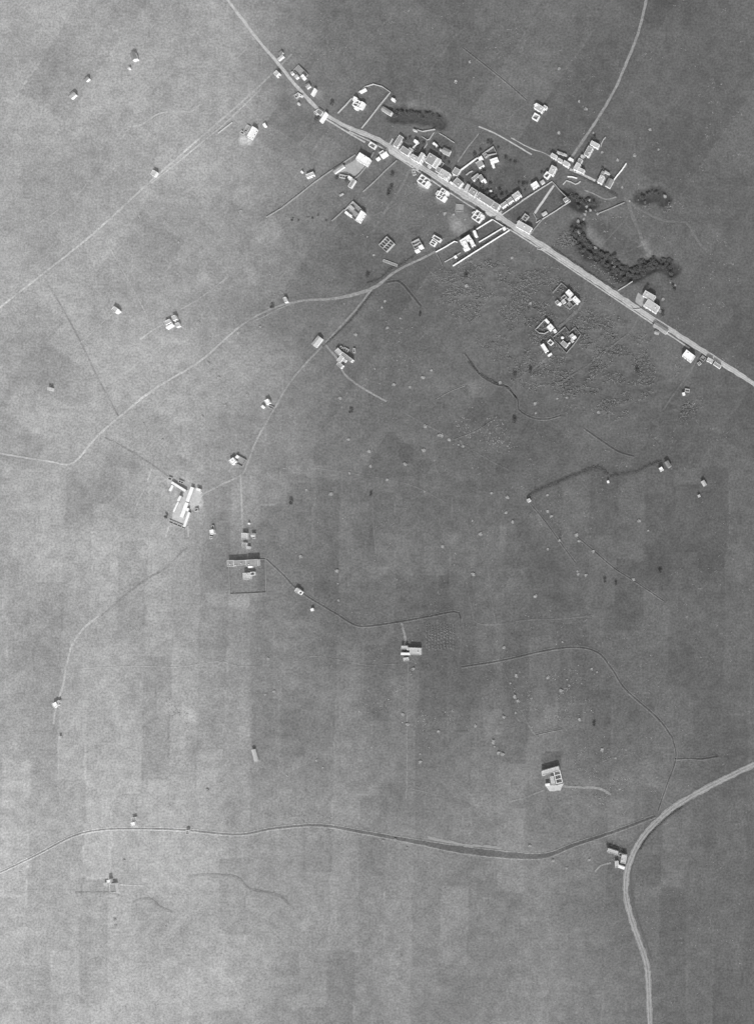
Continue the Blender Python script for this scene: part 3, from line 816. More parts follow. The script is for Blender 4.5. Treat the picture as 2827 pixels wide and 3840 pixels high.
# --- right of the crossroads
bld('town_house', 'pale roofed house with white end wall below the crossroads', [('D', (105, 1172), (222, 1237), (192, 1286), 4.8, PA), ('D', (85, 1185), (110, 1170), (130, 1190), 3.4, PA)])
bld('ruined_house', 'small roofless ruin in the walled triangle by the crossroads', [('D', (160, 1108), (195, 1135), (168, 1182), 2.8, SH(1, 2)), ('D', (110, 1165), (140, 1140), (150, 1155), 2.0, SH(1, 1))], 'ruin')
bld('hut', 'grey patch-roofed hut against the wall of the walled triangle', [('D', (495, 985), (525, 965), (545, 990), 2.4, g(roof='dim', win=False))], 'hut')
bld('hut', 'low pale hut by the long wall of the walled triangle', [('D', (305, 1115), (345, 1090), (355, 1108), 2.2, g(roof='pale', win=False))], 'hut')
# --- northern crossing
bld('row_house', 'white fronted row of joined houses along the northern crossing', [('Q', (325, 345), (420, 402), (388, 460), 4.8, PA), ('Q', (440, 432), (512, 472), (488, 520), 4.2, g(roof='pale')), ('Q', (545, 477), (640, 532), (602, 594), 5.2, PA)])
bld('outbuilding', 'cluster of little yard sheds behind the white fronted row', [('Q', (422, 312), (470, 335), (455, 362), 2.6, g(roof='pale', win=False)), ('Q', (480, 330), (535, 358), (520, 385), 2.4, g(roof='grey', win=False)), ('Q', (540, 355), (585, 378), (570, 402), 2.6, g(roof='pale', win=False))], 'shed')
bld('outbuilding', 'white hook-shaped shed at the corner of the north road', [('Q', (640, 425), (705, 465), (690, 492), 3.2, g(roof='white', win=False)), ('Q', (625, 440), (650, 455), (632, 480), 3.0, g(roof='white', win=False))], 'shed')
bld('town_house', 'long pale house with glaring white side wall facing the northern crossing', [('Q', (320, 562), (404, 602), (300, 722), 5.2, PA), ('Q', (232, 668), (296, 715), (238, 800), 4.6, g(kind='shell', wall='plaster'))])
bld('white_house', 'square white roofed house on the side street above the lane', [('D', (207, 856), (260, 822), (288, 850), 5.0, W_)])
bld('outbuilding', 'small pale shed linking the side street house to the long pale house', [('D', (292, 832), (320, 812), (334, 832), 2.8, g(roof='pale', win=False))], 'shed')
bld('row_house', 'north road building with square pale end block and tapering tail', [('Q', (1027, 127), (1163, 196), (1120, 260), 4.6, PA), ('Q', (970, 218), (1050, 262), (935, 400), 4.2), ('Q', (850, 375), (913, 414), (885, 446), 3.6, PA), ('Q', (802, 437), (868, 470), (832, 520), 3.2)])
bld('corner_house', 'white cornered stepped house at the foot of the north road', [('Q', (765, 507), (832, 545), (745, 650), 5.0, PA), ('Q', (790, 592), (903, 650), (872, 708), 4.6, PA)])
bld('town_house', 'pale house with white front and side court on the eastward road', [('Q', (1185, 732), (1258, 770), (1178, 882), 4.8, PA), ('Q', (1215, 662), (1258, 686), (1225, 745), 3.8), ('Q', (1262, 660), (1345, 708), (1330, 730), 3.0, g(roof='pale', win=False))])
bld('barn', 'dull roofed barn with white side at the foot of the broken pale wall', [('Q', (1330, 787), (1413, 832), (1335, 958), 4.0, DM)], 'barn')
bld('farm_house', 'white walled farmhouse in the open north field, larger of a pair', [('D', (262, 132), (330, 174), (300, 212), 4.4, PA), ('D', (330, 150), (358, 166), (345, 190), 3.0, g(roof='pale', win=False)), ('D', (240, 148), (262, 134), (272, 152), 4.8, W_)])
bld('ruined_house', 'small square ring-walled building beside the north field farmhouse', [('D', (245, 216), (290, 242), (258, 285), 3.4, SH(1, 1, 'plaster'))], 'ruin')
# --- upper left of the street
bld('courtyard_house', 'white court-house ring standing alone above the street', [('X', (1092, 132), (1206, 184), (1160, 255), 3.8, SH(2, 2, 'plaster')), ('X', (1085, 102), (1122, 122), (1095, 165), 4.6, W_), ('X', (1180, 165), (1215, 185), (1170, 250), 4.2, g(roof='white', win=False)), ('X', (1095, 225), (1135, 240), (1120, 268), 3.4, g(roof='white', win=False))])
bld('shed', 'narrow white shed above the white court-house ring', [('X', (1150, 42), (1225, 3), (1236, 20), 2.8, g(roof='white', win=False))], 'shed')
bld('barn', 'grey barn with white lower walls by the rough ground above the street', [('X', (1442, 226), (1550, 292), (1524, 334), 3.2)], 'barn')
bld('hut', 'bright white hut above the grey barn with white lower walls', [('X', (1552, 120), (1588, 138), (1566, 158), 3.4, g(roof='white', win=False))], 'hut')
bld('white_barn', 'long white shed end-on to the main road', [('X', (728, 298), (750, 312), (655, 410), 3.8, g(roof='white', win=False))], 'shed')
bld('outbuilding', 'grey flat sheds beside the long white end-on shed', [('X', (640, 257), (700, 296), (668, 340), 2.8, DM), ('X', (585, 300), (635, 262), (660, 300), 2.2, g(roof='grey', win=False))], 'shed')
bld('white_barn', 'long white shed set back on the upper side of the main road', [('X', (592, 2), (614, 14), (548, 80), 3.4, g(roof='white', win=False))], 'shed')
bld('ruined_house', 'small pale ruin walls touching the main road', [('B', (555, 625), (602, 592), (622, 625), 2.0, SH(2, 1)), ('B', (610, 605), (645, 625), (632, 642), 2.4, SH(1, 1, 'plaster'))], 'ruin')
bld('hut', 'round pale stack near the small roadside ruin', [('X', (370, 165), (410, 165), (410, 205), 3.0, g(kind='dome', roof='pale'))], 'stack')
bld('white_barn', 'largest plain white rectangular roof, turned to the street', [('X', (1152, 797), (1280, 876), (1230, 958), 5.4, W_)], 'warehouse')
bld('ruined_house', 'hollow diamond of white walls between the white warehouse and the street', [('X', (1286, 660), (1357, 706), (1318, 748), 3.2, SH(1, 1, 'plaster'))], 'ruin')
bld('town_house', 'white L-shaped house with dark court at the roadside', [('X', (1388, 800), (1440, 768), (1462, 792), 3.0, SH(1, 1, 'plaster')), ('X', (1407, 836), (1480, 787), (1500, 808), 5.0, W_), ('X', (1352, 880), (1392, 852), (1402, 868), 3.4, g(roof='white', win=False))])
bld('barn', 'grey skewed barn with bright lower edge beside the dusty yard', [('X', (815, 1022), (935, 937), (958, 970), 3.6)], 'barn')
bld('ruined_house', 'jagged rubble ruin below the dusty yard', [('X', (905, 1065), (1010, 1085), (1000, 1125), 1.8, SH(3, 1)), ('X', (1018, 1085), (1058, 1108), (1035, 1140), 2.8, g(roof='white', win=False))], 'ruin')
bld('shed', 'slim grey shed with white side at the end of the dusty yard', [('X', (1066, 1122), (1104, 1146), (1045, 1240), 3.0)], 'shed')
bld('farm_house', 'small grey field house with white stripe wall, alone in the pale field', [('X', (482, 1075), (575, 1037), (592, 1075), 3.6, g(roof='pale')), ('X', (420, 1040), (436, 1024), (447, 1036), 2.6, g(roof='white', win=False))])
bld('courtyard_house', 'walled square of huts with a broad white range along one side', [('X', (1066, 1398), (1205, 1525), (1095, 1638), 2.6, SH(1, 1)), ('X', (1170, 1516), (1214, 1542), (1100, 1638), 5.0, W_), ('X', (1040, 1450), (1085, 1490), (1062, 1512), 2.8, g(roof='pale', win=False)), ('X', (985, 1525), (1018, 1552), (1000, 1575), 3.0, g(roof='white', win=False)), ('X', (1030, 1560), (1058, 1582), (1040, 1602), 2.6, g(roof='white', win=False)), ('X', (1080, 1510), (1130, 1552), (1112, 1570), 2.4, g(roof='grey', win=False))])
bld('ruined_house', 'scrap of broken wall in the field above the walled square', [('X', (895, 1325), (945, 1298), (952, 1312), 1.6, SH(2, 1))], 'ruin')
# --- far upper left
bld('farm_house', 'bright white farm range with zigzag yard wall and pale threshing floors', [('B', (130, 945), (170, 967), (78, 1055), 4.6, W_), ('B', (75, 925), (108, 945), (55, 1000), 1.8, SH(1, 1)), ('B', (15, 985), (48, 1005), (30, 1030), 2.0, SH(1, 1))], 'farm')
bld('hut', 'square white hut near the bright white farm range', [('B', (235, 925), (258, 912), (274, 938), 2.8, g(roof='white', win=False))], 'hut')
bld('farm_house', 'small pale house just above the straight north-western road', [('A', (825, 985), (855, 1000), (838, 1032), 3.4, g(roof='pale', win=False))])
bld('farm_house', 'large grey barn in the far corner field beyond the north-western road', [('A', (655, 135), (688, 122), (712, 170), 4.0, DM), ('A', (640, 235), (655, 232), (657, 245), 2.6, g(roof='pale', win=False))], 'barn')
bld('barn', 'grey barn with pale lower wall at the outer western field', [('A', (205, 440), (240, 410), (262, 432), 3.6, g(roof='grey'))], 'barn')
bld('barn', 'dim grey barn up the slope from the outer western barn', [('A', (320, 320), (342, 300), (356, 318), 3.2, DM)], 'barn')
bld('town_house', 'pale square house where the straight road meets the main road', [('B', (345, 402), (378, 367), (414, 390), 4.2, PA)])
bld('courtyard_house', 'walled compound with a white house beside the upper main road', [('B', (603, 307), (705, 408), (640, 458), 2.0, SH(1, 1, 'dullstone')), ('B', (625, 432), (652, 408), (670, 436), 4.4, W_), ('B', (560, 430), (588, 410), (608, 430), 3.0, g(roof='pale', win=False)), ('B', (520, 395), (545, 378), (556, 395), 2.8, g(roof='pale', win=False))])
bld('outbuilding', 'row of dim grey sheds far up the main road', [('B', (385, 250), (438, 206), (450, 222), 2.8, g(roof='pale', win=False)), ('B', (395, 200), (425, 165), (445, 185), 2.6, DM)], 'shed')
bld('barn', 'low grey barn across the main road from the small pale ruin', [('B', (668, 520), (705, 495), (735, 522), 3.0, g(roof='grey'))], 'barn')
# --- west fields
bld('farm_house', 'pale farmhouse with white step at the western field edge', [('G', (512, 455), (540, 475), (520, 498), 3.6, PA), ('G', (520, 495), (545, 478), (553, 490), 3.0, W_)])
bld('farm_house', 'cluster of four pale roofs round a cross alley in the western field', [('G', (905, 527), (930, 516), (943, 545), 4.0, PA), ('G', (855, 562), (893, 543), (905, 566), 3.6, PA), ('G', (868, 600), (912, 574), (920, 586), 3.2, W_), ('G', (930, 577), (955, 566), (970, 588), 3.0, PA)], 'farm')
bld('farm_house', 'white square house with white hut and short walled path by the lane', [('G', (1545, 1106), (1570, 1093), (1583, 1121), 3.8, W_), ('G', (1522, 1148), (1534, 1136), (1543, 1150), 2.6, g(roof='white', win=False))])
bld('farm_house', 'white house with a walled forecourt at the bend of the lane', [('G', (1300, 1520), (1330, 1497), (1350, 1526), 4.2, W_), ('G', (1345, 1495), (1358, 1480), (1366, 1488), 3.0, W_), ('G', (1352, 1475), (1420, 1512), (1392, 1562), 1.8, SH(1, 1, 'dullstone'))])
bld('farm_house', 'pale house at the outer western field lane', [('G', (55, 1014), (82, 1017), (79, 1036), 3.6, PA)])
bld('farm_house', 'pale notched house beside the south-western track', [('M', (80, 592), (106, 577), (113, 606), 3.6, W_), ('M', (112, 572), (128, 566), (132, 580), 2.6, g(roof='pale', win=False))])
bld('hut', 'pale hut beyond the notched house on the south-western track', [('M', (122, 803), (134, 800), (138, 818), 2.4, g(roof='pale', win=False))], 'hut')
# --- the great ruined farm
bld('ruined_farmstead', 'great bleached farmstead of long narrow broken ranges round dusty courts', [
    ('H', (512, 297), (537, 306), (482, 428), 2.8, g(roof='white', wall='stone', par=False)), ('H', (463, 432), (490, 442), (430, 565), 2.4, g(roof='white', wall='stone', par=False)),
    ('H', (347, 250), (468, 325), (460, 341), 2.6, g(roof='white', wall='stone', par=False)), ('H', (342, 280), (358, 288), (332, 335), 2.2, g(roof='white', wall='stone', par=False, win=False)),
    ('H', (412, 375), (427, 382), (405, 425), 3.6, g(roof='white', wall='stone', par=False, win=False)), ('H', (393, 428), (404, 433), (365, 520), 2.6, g(roof='white', wall='stone', par=False, win=False)),
    ('H', (488, 520), (505, 526), (482, 660), 2.6, g(roof='white', wall='stone', par=False, win=False)), ('H', (322, 585), (475, 648), (466, 675), 1.1, SH(4, 1)),
    ('H', (565, 308), (598, 319), (592, 336), 3.0, g(roof='white', wall='stone', par=False, win=False)), ('H', (478, 484), (494, 488), (485, 512), 2.6, g(roof='white', wall='stone', par=False, win=False)),
    ('H', (538, 492), (572, 484), (575, 508), 2.2, SH(1, 1)), ('H', (312, 205), (345, 215), (335, 240), 1.6, SH(1, 1)), ('H', (405, 232), (450, 250), (440, 272), 1.6, SH(2, 1))], 'farm')
bld('white_house', 'small gleaming white cube below the bleached farmstead', [('H', (675, 680), (710, 673), (717, 711), 4.0, W_), ('H', (690, 640), (712, 636), (716, 668), 2.0, SH(1, 1))])
bld('ruined_house', 'scrap ruin just under the gleaming white cube', [('H', (675, 735), (700, 732), (700, 755), 1.6, SH(2, 1))], 'ruin')
bld('farm_house', 'pair of long pale rectangles in line at the end of the farm track', [('H', (960, 704), (1010, 706), (1008, 762), 3.4, PA), ('H', (966, 790), (1004, 792), (1002, 828), 3.0, g(roof='grey')), ('H', (1004, 822), (1033, 825), (1030, 848), 2.6, g(roof='pale', win=False))])
bld('barn', 'pale notched barn beside the long pale rectangles', [('H', (1042, 711), (1072, 708), (1076, 735), 3.4, PA), ('H', (1052, 738), (1080, 736), (1083, 752), 2.6, SH(1, 1))], 'barn')
bld('hut', 'round white stack above the pale notched barn', [('H', (1009, 610), (1027, 610), (1027, 629), 3.0, g(kind='dome', roof='white'))], 'stack')
bld('farm_house', 'big walled farm with long grey range and inner white house', [('H', (832, 948), (888, 945), (888, 1000), 4.2), ('H', (889, 950), (998, 944), (999, 986), 4.6), ('H', (1000, 943), (1103, 938), (1100, 996), 5.2), ('H', (1018, 994), (1050, 992), (1051, 1012), 3.6, W_), ('H', (970, 1060), (1030, 1056), (1034, 1114), 4.4, PA), ('H', (1032, 1050), (1075, 1048), (1074, 1080), 3.0, SH(1, 1, 'plaster'))], 'farm')
bld('farm_house', 'little two-tone house beside the start of the dark winding ditch', [('H', (1445, 1190), (1475, 1208), (1452, 1236), 3.6, PA), ('H', (1478, 1212), (1500, 1228), (1478, 1252), 3.2, g(kind='shell', wall='plaster'))])
bld('hut', 'tiny white hut in the field below the ditch-side house', [('H', (1568, 1378), (1590, 1370), (1596, 1390), 2.6, g(roof='white', win=False))], 'hut')
bld('barn', 'long grey barn with white side beside the straight lane', [('I', (775, 508), (828, 549), (756, 652), 3.6, g(roof='pale'))], 'barn')
bld('farm_house', 'sprawling pale farm of joined ranges and dark courts beside the lane', [('I', (1018, 656), (1068, 705), (1030, 745), 4.2, PA), ('I', (1075, 705), (1196, 797), (1172, 828), 4.4), ('I', (1052, 742), (1090, 772), (1035, 835), 3.8, PA), ('I', (1090, 780), (1118, 802), (1100, 830), 3.2, PA), ('I', (1028, 822), (1082, 868), (1055, 905), 3.6), ('I', (1050, 628), (1078, 650), (1062, 668), 2.2, SH(1, 1))], 'farm')
bld('ruined_house', 'crooked ruin walls behind the sprawling pale farm', [('I', (1095, 645), (1148, 672), (1128, 712), 1.8, SH(2, 1))], 'ruin')
bld('ruined_house', 'small hooked ruin beyond the crooked ruin walls', [('I', (1195, 660), (1222, 658), (1235, 712), 1.8, SH(1, 1))], 'ruin')
bld('hut', 'pale square hut on the curve of the south-western road', [('I', (357, 56), (390, 42), (416, 98), 3.2, g(roof='pale', win=False))], 'hut')
# --- middle and south
bld('farm_house', 'isolated farm with cellular grey range and white strip barn', [('J', (902, 886), (984, 889), (982, 942), 4.4, PA), ('J', (836, 872), (880, 873), (880, 898), 3.8, PA), ('J', (833, 925), (903, 926), (903, 942), 4.0, W_), ('J', (882, 884), (902, 886), (901, 905), 3.0, PA)], 'farm')
bld('hut', 'pale tumbledown hut just below the isolated farm', [('J', (850, 966), (888, 960), (893, 984), 2.6, g(roof='pale', win=False))], 'hut')
bld('white_house', 'gleaming white square house by the dark hedge', [('K', (1200, 191), (1221, 179), (1231, 201), 4.0, W_)])
bld('barn', 'dull grey barn beside the gleaming white square house', [('K', (1240, 152), (1262, 138), (1285, 174), 4.0, DM)], 'barn')
bld('hut', 'tiny white hut under the bend of the dark hedge', [('K', (852, 276), (864, 273), (868, 287), 2.4, g(roof='white', win=False))], 'hut')
bld('hut', 'pale square hut at the lower tip of the dark hedge', [('K', (311, 404), (330, 392), (343, 407), 2.8, g(roof='pale', win=False))], 'hut')
bld('barn', 'pale barn alone on the far eastern fields', [('K', (1485, 282), (1505, 270), (1527, 298), 3.4, PA)], 'barn')
bld('hut', 'small pale hut south-west of the far eastern barn', [('K', (1462, 372), (1476, 367), (1480, 382), 2.4, g(roof='pale', win=False))], 'hut')
bld('farm_house', 'pale courtyard farm with dark square of ground against its upper wall', [('L', (412, 884), (524, 852), (531, 880), 4.6, PA), ('L', (492, 888), (535, 878), (550, 960), 3.4, SH(1, 3, 'plaster')), ('L', (412, 890), (430, 886), (436, 912), 3.4, PA), ('L', (470, 922), (492, 918), (500, 972), 3.6, PA), ('L', (438, 970), (466, 966), (469, 980), 3.0, W_)], 'farm')
bld('farm_house', 'pale ragged farm hugging the curve of the broad road', [('L', (860, 1404), (930, 1426), (922, 1448), 3.4, PA), ('L', (952, 1446), (986, 1452), (968, 1505), 4.4, PA), ('L', (905, 1492), (928, 1490), (930, 1530), 3.2, PA), ('L', (930, 1515), (972, 1530), (966, 1545), 3.0, W_), ('L', (935, 1432), (958, 1440), (952, 1462), 2.4, SH(1, 1))], 'farm')
bld('barn', 'slim pale barn in the southern strip fields', [('M', (1380, 892), (1400, 887), (1408, 964), 2.8, g(roof='pale', win=False))], 'barn')
bld('hut', 'small pale hut with grey annex on the upper bank of the stream', [('N', (490, 266), (511, 262), (513, 284), 3.0, W_), ('N', (495, 240), (518, 236), (520, 256), 2.4, g(roof='grey', win=False))], 'hut')
bld('hut', 'pale hut touching the lower bank of the stream', [('N', (785, 308), (804, 306), (805, 326), 2.6, g(roof='grey', win=False))], 'hut')
bld('farm_house', 'corner farm with white cube and grey walled garden in the south-west', [('N', (361, 576), (380, 573), (382, 592), 4.2, W_), ('N', (378, 596), (412, 594), (418, 640), 3.0, g(roof='grey')), ('N', (345, 592), (362, 590), (364, 602), 2.6, g(roof='pale', win=False))], 'farm')
# --- east
bld('farm_house', 'farm of two white roofs and pale sheds inside a square field wall', [('F', (440, 297), (467, 271), (497, 308), 5.0, W_), ('F', (490, 346), (515, 321), (550, 355), 5.0, W_), ('F', (405, 335), (435, 310), (452, 330), 2.6, SH(1, 1)), ('F', (408, 362), (430, 345), (448, 365), 2.8, g(roof='pale', win=False)), ('F', (362, 370), (382, 352), (400, 372), 2.4, g(roof='dim', win=False)), ('F', (440, 388), (470, 362), (505, 395), 2.0, SH(1, 1, 'dullstone')), ('F', (385, 385), (402, 370), (412, 382), 2.6, g(roof='white', win=False)), ('F', (455, 345), (478, 330), (490, 345), 3.0, g(roof='pale', win=False))], 'farm')
bld('farm_house', 'farm of two white roofs with hut behind a curved yard wall', [('F', (298, 560), (329, 530), (354, 556), 4.6, W_), ('F', (284, 506), (297, 494), (322, 520), 3.8, W_), ('F', (345, 582), (365, 570), (380, 588), 2.6, g(roof='white', win=False))], 'farm')
bld('ruined_house', 'small hollow square of white walls by the eastern farms', [('F', (325, 647), (352, 672), (331, 697), 2.8, SH(1, 1, 'plaster'))], 'ruin')
bld('white_barn', 'long white barn with detached white strip at the lowest eastern farm', [('F', (252, 696), (277, 680), (312, 734), 4.2, W_), ('F', (306, 770), (334, 752), (340, 760), 2.6, g(roof='white', win=False))], 'barn')
bld('hut', 'round white stack in the walled diamond yard', [('F', (405, 622), (428, 622), (428, 645), 3.2, g(kind='dome', roof='white'))], 'stack')
bld('outbuilding', 'low grey shed with white lower edge in the walled diamond yard', [('F', (423, 657), (462, 690), (440, 712), 2.8)], 'shed')
bld('outbuilding', 'patchwork of pale sheds in the corner of the walled diamond yard', [('F', (470, 625), (495, 605), (510, 622), 2.8, g(roof='pale', win=False)), ('F', (492, 640), (515, 622), (524, 634), 2.4, g(roof='white', win=False)), ('F', (478, 655), (495, 645), (506, 662), 2.4, g(roof='pale', win=False))], 'shed')
bld('factory', 'largest stepped pale building standing on the main road in the east', [('W', (960, 892), (1050, 942), (1024, 986), 5.4, PA), ('W', (985, 965), (1084, 1032), (1048, 1088), 6.4, PA), ('W', (940, 1022), (985, 965), (1010, 985), 4.2, PA)], 'works')
bld('barn', 'low pale notched barn across the main road from the stepped building', [('F', (1122, 518), (1218, 580), (1200, 611), 3.4, g(roof='grey')), ('F', (1098, 545), (1122, 520), (1140, 535), 3.0, g(roof='grey')), ('F', (1120, 580), (1150, 590), (1140, 612), 2.6, g(roof='grey', win=False))], 'barn')
bld('white_house', 'large white roofed house on the eastern lane corner', [('F', (1355, 727), (1420, 776), (1386, 822), 5.6, W_)])
bld('town_house', 'grey roofed roadside house beyond the eastern lane corner', [('F', (1518, 786), (1557, 806), (1540, 828), 4.2, PA), ('F', (1570, 817), (1618, 850), (1602, 868), 4.0, g(roof='grey'))])
bld('ruined_house', 'small hut ruins in a dim yard by the eastern lane', [('F', (1435, 830), (1455, 815), (1470, 832), 2.2, SH(1, 2)), ('F', (1475, 768), (1505, 790), (1480, 815), 1.8, SH(1, 1, 'dullstone'))], 'ruin')
bld('hut', 'white hut with ring wall down the eastern lane', [('F', (1322, 1055), (1340, 1050), (1345, 1068), 2.8, g(roof='white', win=False)), ('F', (1345, 1020), (1380, 1025), (1376, 1050), 1.6, SH(1, 1))], 'hut')

# ---------------------------------------------------------------- garden and field walls
def wall(label, t, pts, h=2.0, th=.5, mat='stone', name='garden_wall', closed=False, gap=0.0):
    L = line_pts(t, pts)
    if closed: L = L + [L[0]]
    c = L[0]
    v, f = [], []
    N = normals(L)
    fine, fn = [], []
    for i in range(len(L) - 1):
        n = max(1, int((L[i + 1] - L[i]).length / 4))
        for k in range(n):
            fine.append(L[i].lerp(L[i + 1], k / n))
    fine.append(L[-1])
    N = normals(fine)
    hs = [h * rnd.uniform(.9, 1.06) for _ in fine]
    for i, (p, q) in enumerate(zip(fine, N)):
        a, b = p + q * th / 2, p - q * th / 2
        v += [(a.x - c.x, a.y - c.y, -1.0), (b.x - c.x, b.y - c.y, -1.0), (b.x - c.x, b.y - c.y, hs[i]), (a.x - c.x, a.y - c.y, hs[i])]
        if i and not (gap and rnd.random() < gap):
            k = 4 * i
            f += [(k - 4, k - 1, k + 3, k), (k - 3, k + 1, k + 2, k - 2), (k - 1, k - 2, k + 2, k + 3)]
    k = 4 * (len(fine) - 1)
    f += [(0, 1, 2, 3), (k + 3, k + 2, k + 1, k)]
    o = mesh_obj(name, v, f, MAT[mat], loc=(c.x, c.y, 0))
    tag(o, label, 'wall')
    return o


wall('long slanting garden wall running up from the street to the angular garden end', 'P', [(0, 880), (180, 755), (410, 580), (500, 517)], 2.6, mat='plaster')
wall('outer wall of the walled garden with its bent upper end', 'P', [(600, 452), (680, 390), (830, 287), (895, 430), (705, 468)], 2.4)
wall('wall down one side of the diamond-set garden house', 'P', [(455, 610), (575, 712)], 2.2)
wall('short bright wall stub in the back garden behind the narrow street bend', 'P', [(265, 870), (330, 815), (400, 785)], 1.8)
wall('villa wall from the lane to the white villa', 'C', [(645, 1505), (720, 1465), (838, 1395), (870, 1402)], 2.0, mat='plaster')
wall('villa wall from the white villa up to the crossroads', 'C', [(1062, 1272), (1140, 1222), (1228, 1168)], 2.0, mat='plaster')
wall('roadside wall of the villa garden below the crossroads', 'C', [(1232, 1168), (1320, 1225), (1408, 1278)], 1.8, mat='plaster')
wall('villa garden wall from the little lodge inward', 'C', [(1325, 1262), (1200, 1338), (1090, 1402)], 2.0, mat='plaster')
wall('faint inner wall at the foot of the villa garden', 'C', [(735, 1605), (830, 1555), (900, 1510)], 1.2)
wall('long straight outer wall across the dark lane from the villa garden', 'C', [(1402, 1282), (1200, 1408), (1000, 1535), (822, 1648)], 2.2, mat='plaster')
wall('end wall closing the villa garden at the lane', 'C', [(650, 1512), (690, 1590), (712, 1645)], 1.2, mat='dullstone')
wall('long field wall from the dusty yard far down into the pale fields', 'X', [(1100, 830), (960, 925), (800, 1030), (580, 1185), (400, 1330), (190, 1492), (0, 1605)], 1.6, mat='dullstone')
wall('field wall from the roadside L-shaped house down the fields', 'X', [(1615, 900), (1480, 1020), (1330, 1170), (1195, 1290)], 1.6, mat='dullstone')
wall('field wall running down from the walled square of huts', 'X', [(965, 1510), (880, 1590), (810, 1650)], 1.6, mat='dullstone')
wall('garden wall beside the white warehouse and dusty yard', 'X', [(1330, 800), (1250, 960), (1170, 1060), (1095, 1130)], 1.8, mat='dullstone')
wall('left wall of the field below the white court-house ring', 'X', [(885, 318), (980, 220), (1060, 130)], 1.8)
wall('curved wall round the head of the field by the white court-house ring', 'B', [(1225, 600), (1300, 540), (1380, 515), (1470, 540), (1555, 598)], 1.6)
wall('right wall of the field by the white court-house ring, reaching the road', 'B', [(1555, 600), (1440, 740), (1340, 870), (1258, 970)], 1.8)
wall('lower roadside wall of the walled triangle at the crossroads', 'P', [(1000, 1690), (1380, 1430), (1660, 1240)], 1.7, th=.4)
wall('upper part of the side-street wall round the walled triangle', 'D', [(130, 1000), (290, 900), (400, 830)], 1.7, th=.4)
wall('slanting wall of the walled triangle facing the dark thicket', 'D', [(402, 832), (480, 920), (562, 1000)], 1.7, th=.4)
wall('long lower wall of the walled triangle', 'D', [(562, 1002), (440, 1085), (312, 1165)], 1.7, th=.4)
wall('stub wall joining the walled triangle to the pale house', 'D', [(312, 1168), (255, 1235), (205, 1300)], 1.6, mat='dullstone')
wall('inner yard wall of the pale house below the crossroads', 'D', [(235, 1110), (262, 1160), (258, 1195), (300, 1170)], 1.6)
wall('broken pale wall running uphill from the dull roofed barn', 'Q', [(1345, 945), (1410, 850), (1470, 765), (1560, 660), (1640, 540)], 2.2, th=.7, gap=.12, mat='plaster')
wall('short broken wall behind the north road building', 'Q', [(1190, 245), (1200, 190), (1235, 120), (1275, 72)], 1.8, gap=.15)
wall('curved white kerb wall of the oval by the northern crossing', 'Q', [(600, 770), (680, 775), (770, 800)], 1.4, th=.9, mat='plaster')
wall('crooked low wall round the foot of the oval by the northern crossing', 'Q', [(520, 910), (580, 840), (650, 860), (740, 905), (790, 885), (830, 850)], 1.2, th=.8, gap=.1)
wall('low wall of the plot below the eastward road', 'D', [(800, 1115), (900, 1075), (1040, 1015)], 1.4, mat='dullstone')
wall('back garden wall behind the two-storey L-shaped house', 'O', [(770, 160), (860, 215), (900, 205), (980, 85)], 1.4)
wall('bent garden wall below the bent back garden corner', 'O', [(850, 225), (855, 290), (800, 370)], 1.2)
wall('bright bank wall closing the tip of the back gardens', 'O', [(690, 40), (780, 68), (900, 45), (1000, 30)], 1.6)
wall('ragged garden wall along the top of the gardens behind the square house', 'O', [(1075, 100), (1180, 160), (1260, 215), (1340, 265)], 1.4, gap=.1)
wall('low walled yard hook behind the big square grey house', 'O', [(1095, 590), (1155, 632), (1110, 700), (1060, 740)], 1.6)
wall('pale garden wall between the end-on house and its neighbour', 'O', [(700, 275), (620, 350), (570, 410), (510, 490)], 2.0, mat='plaster')
wall('upper walls of the square field round the two-roofed farm', 'F', [(345, 302), (412, 226), (460, 268)], 1.8, mat='dullstone')
wall('lower walls of the square field round the two-roofed farm', 'F', [(550, 360), (472, 425), (402, 368)], 1.8, mat='dullstone')
wall('curved yard wall of the second two-roofed farm', 'F', [(284, 505), (215, 580), (245, 603), (285, 608), (315, 592)], 1.8)
wall('wall of the diamond yard with the round white stack', 'F', [(360, 655), (345, 640), (440, 557), (470, 600), (515, 562), (560, 615), (505, 690), (450, 755), (360, 660)], 1.8, mat='dullstone')
wall('white strip wall within the diamond yard', 'F', [(438, 708), (478, 676)], 2.2, th=.8, mat='plaster')
wall('boundary wall of the big walled farm, around its lower garden', 'H', [(850, 1000), (856, 1120), (862, 1245), (1020, 1240), (1178, 1232), (1174, 1080), (1170, 938), (1108, 940)], .8, mat='dullstone')
wall('approach wall pair beside the white square house by the lane', 'I', [(195, 1345), (258, 1372)], 1.4)
wall('second approach wall beside the white square house by the lane', 'I', [(190, 1372), (236, 1392)], 1.4)
wall('low roadside wall with two bays in front of the villa fields', 'W', [(30, 535), (60, 545), (75, 530)], 1.2)
wall('low curved wall at the roadside by the stepped building', 'F', [(940, 400), (950, 425), (985, 425), (1010, 420)], 1.2)
wall('little garden wall at the gully edge near the stepped building', 'W', [(725, 895), (800, 850), (850, 815)], 1.4)
wall('wall line along the north-western road near the white farm', 'A', [(1405, 640), (1300, 720)], 1.2)

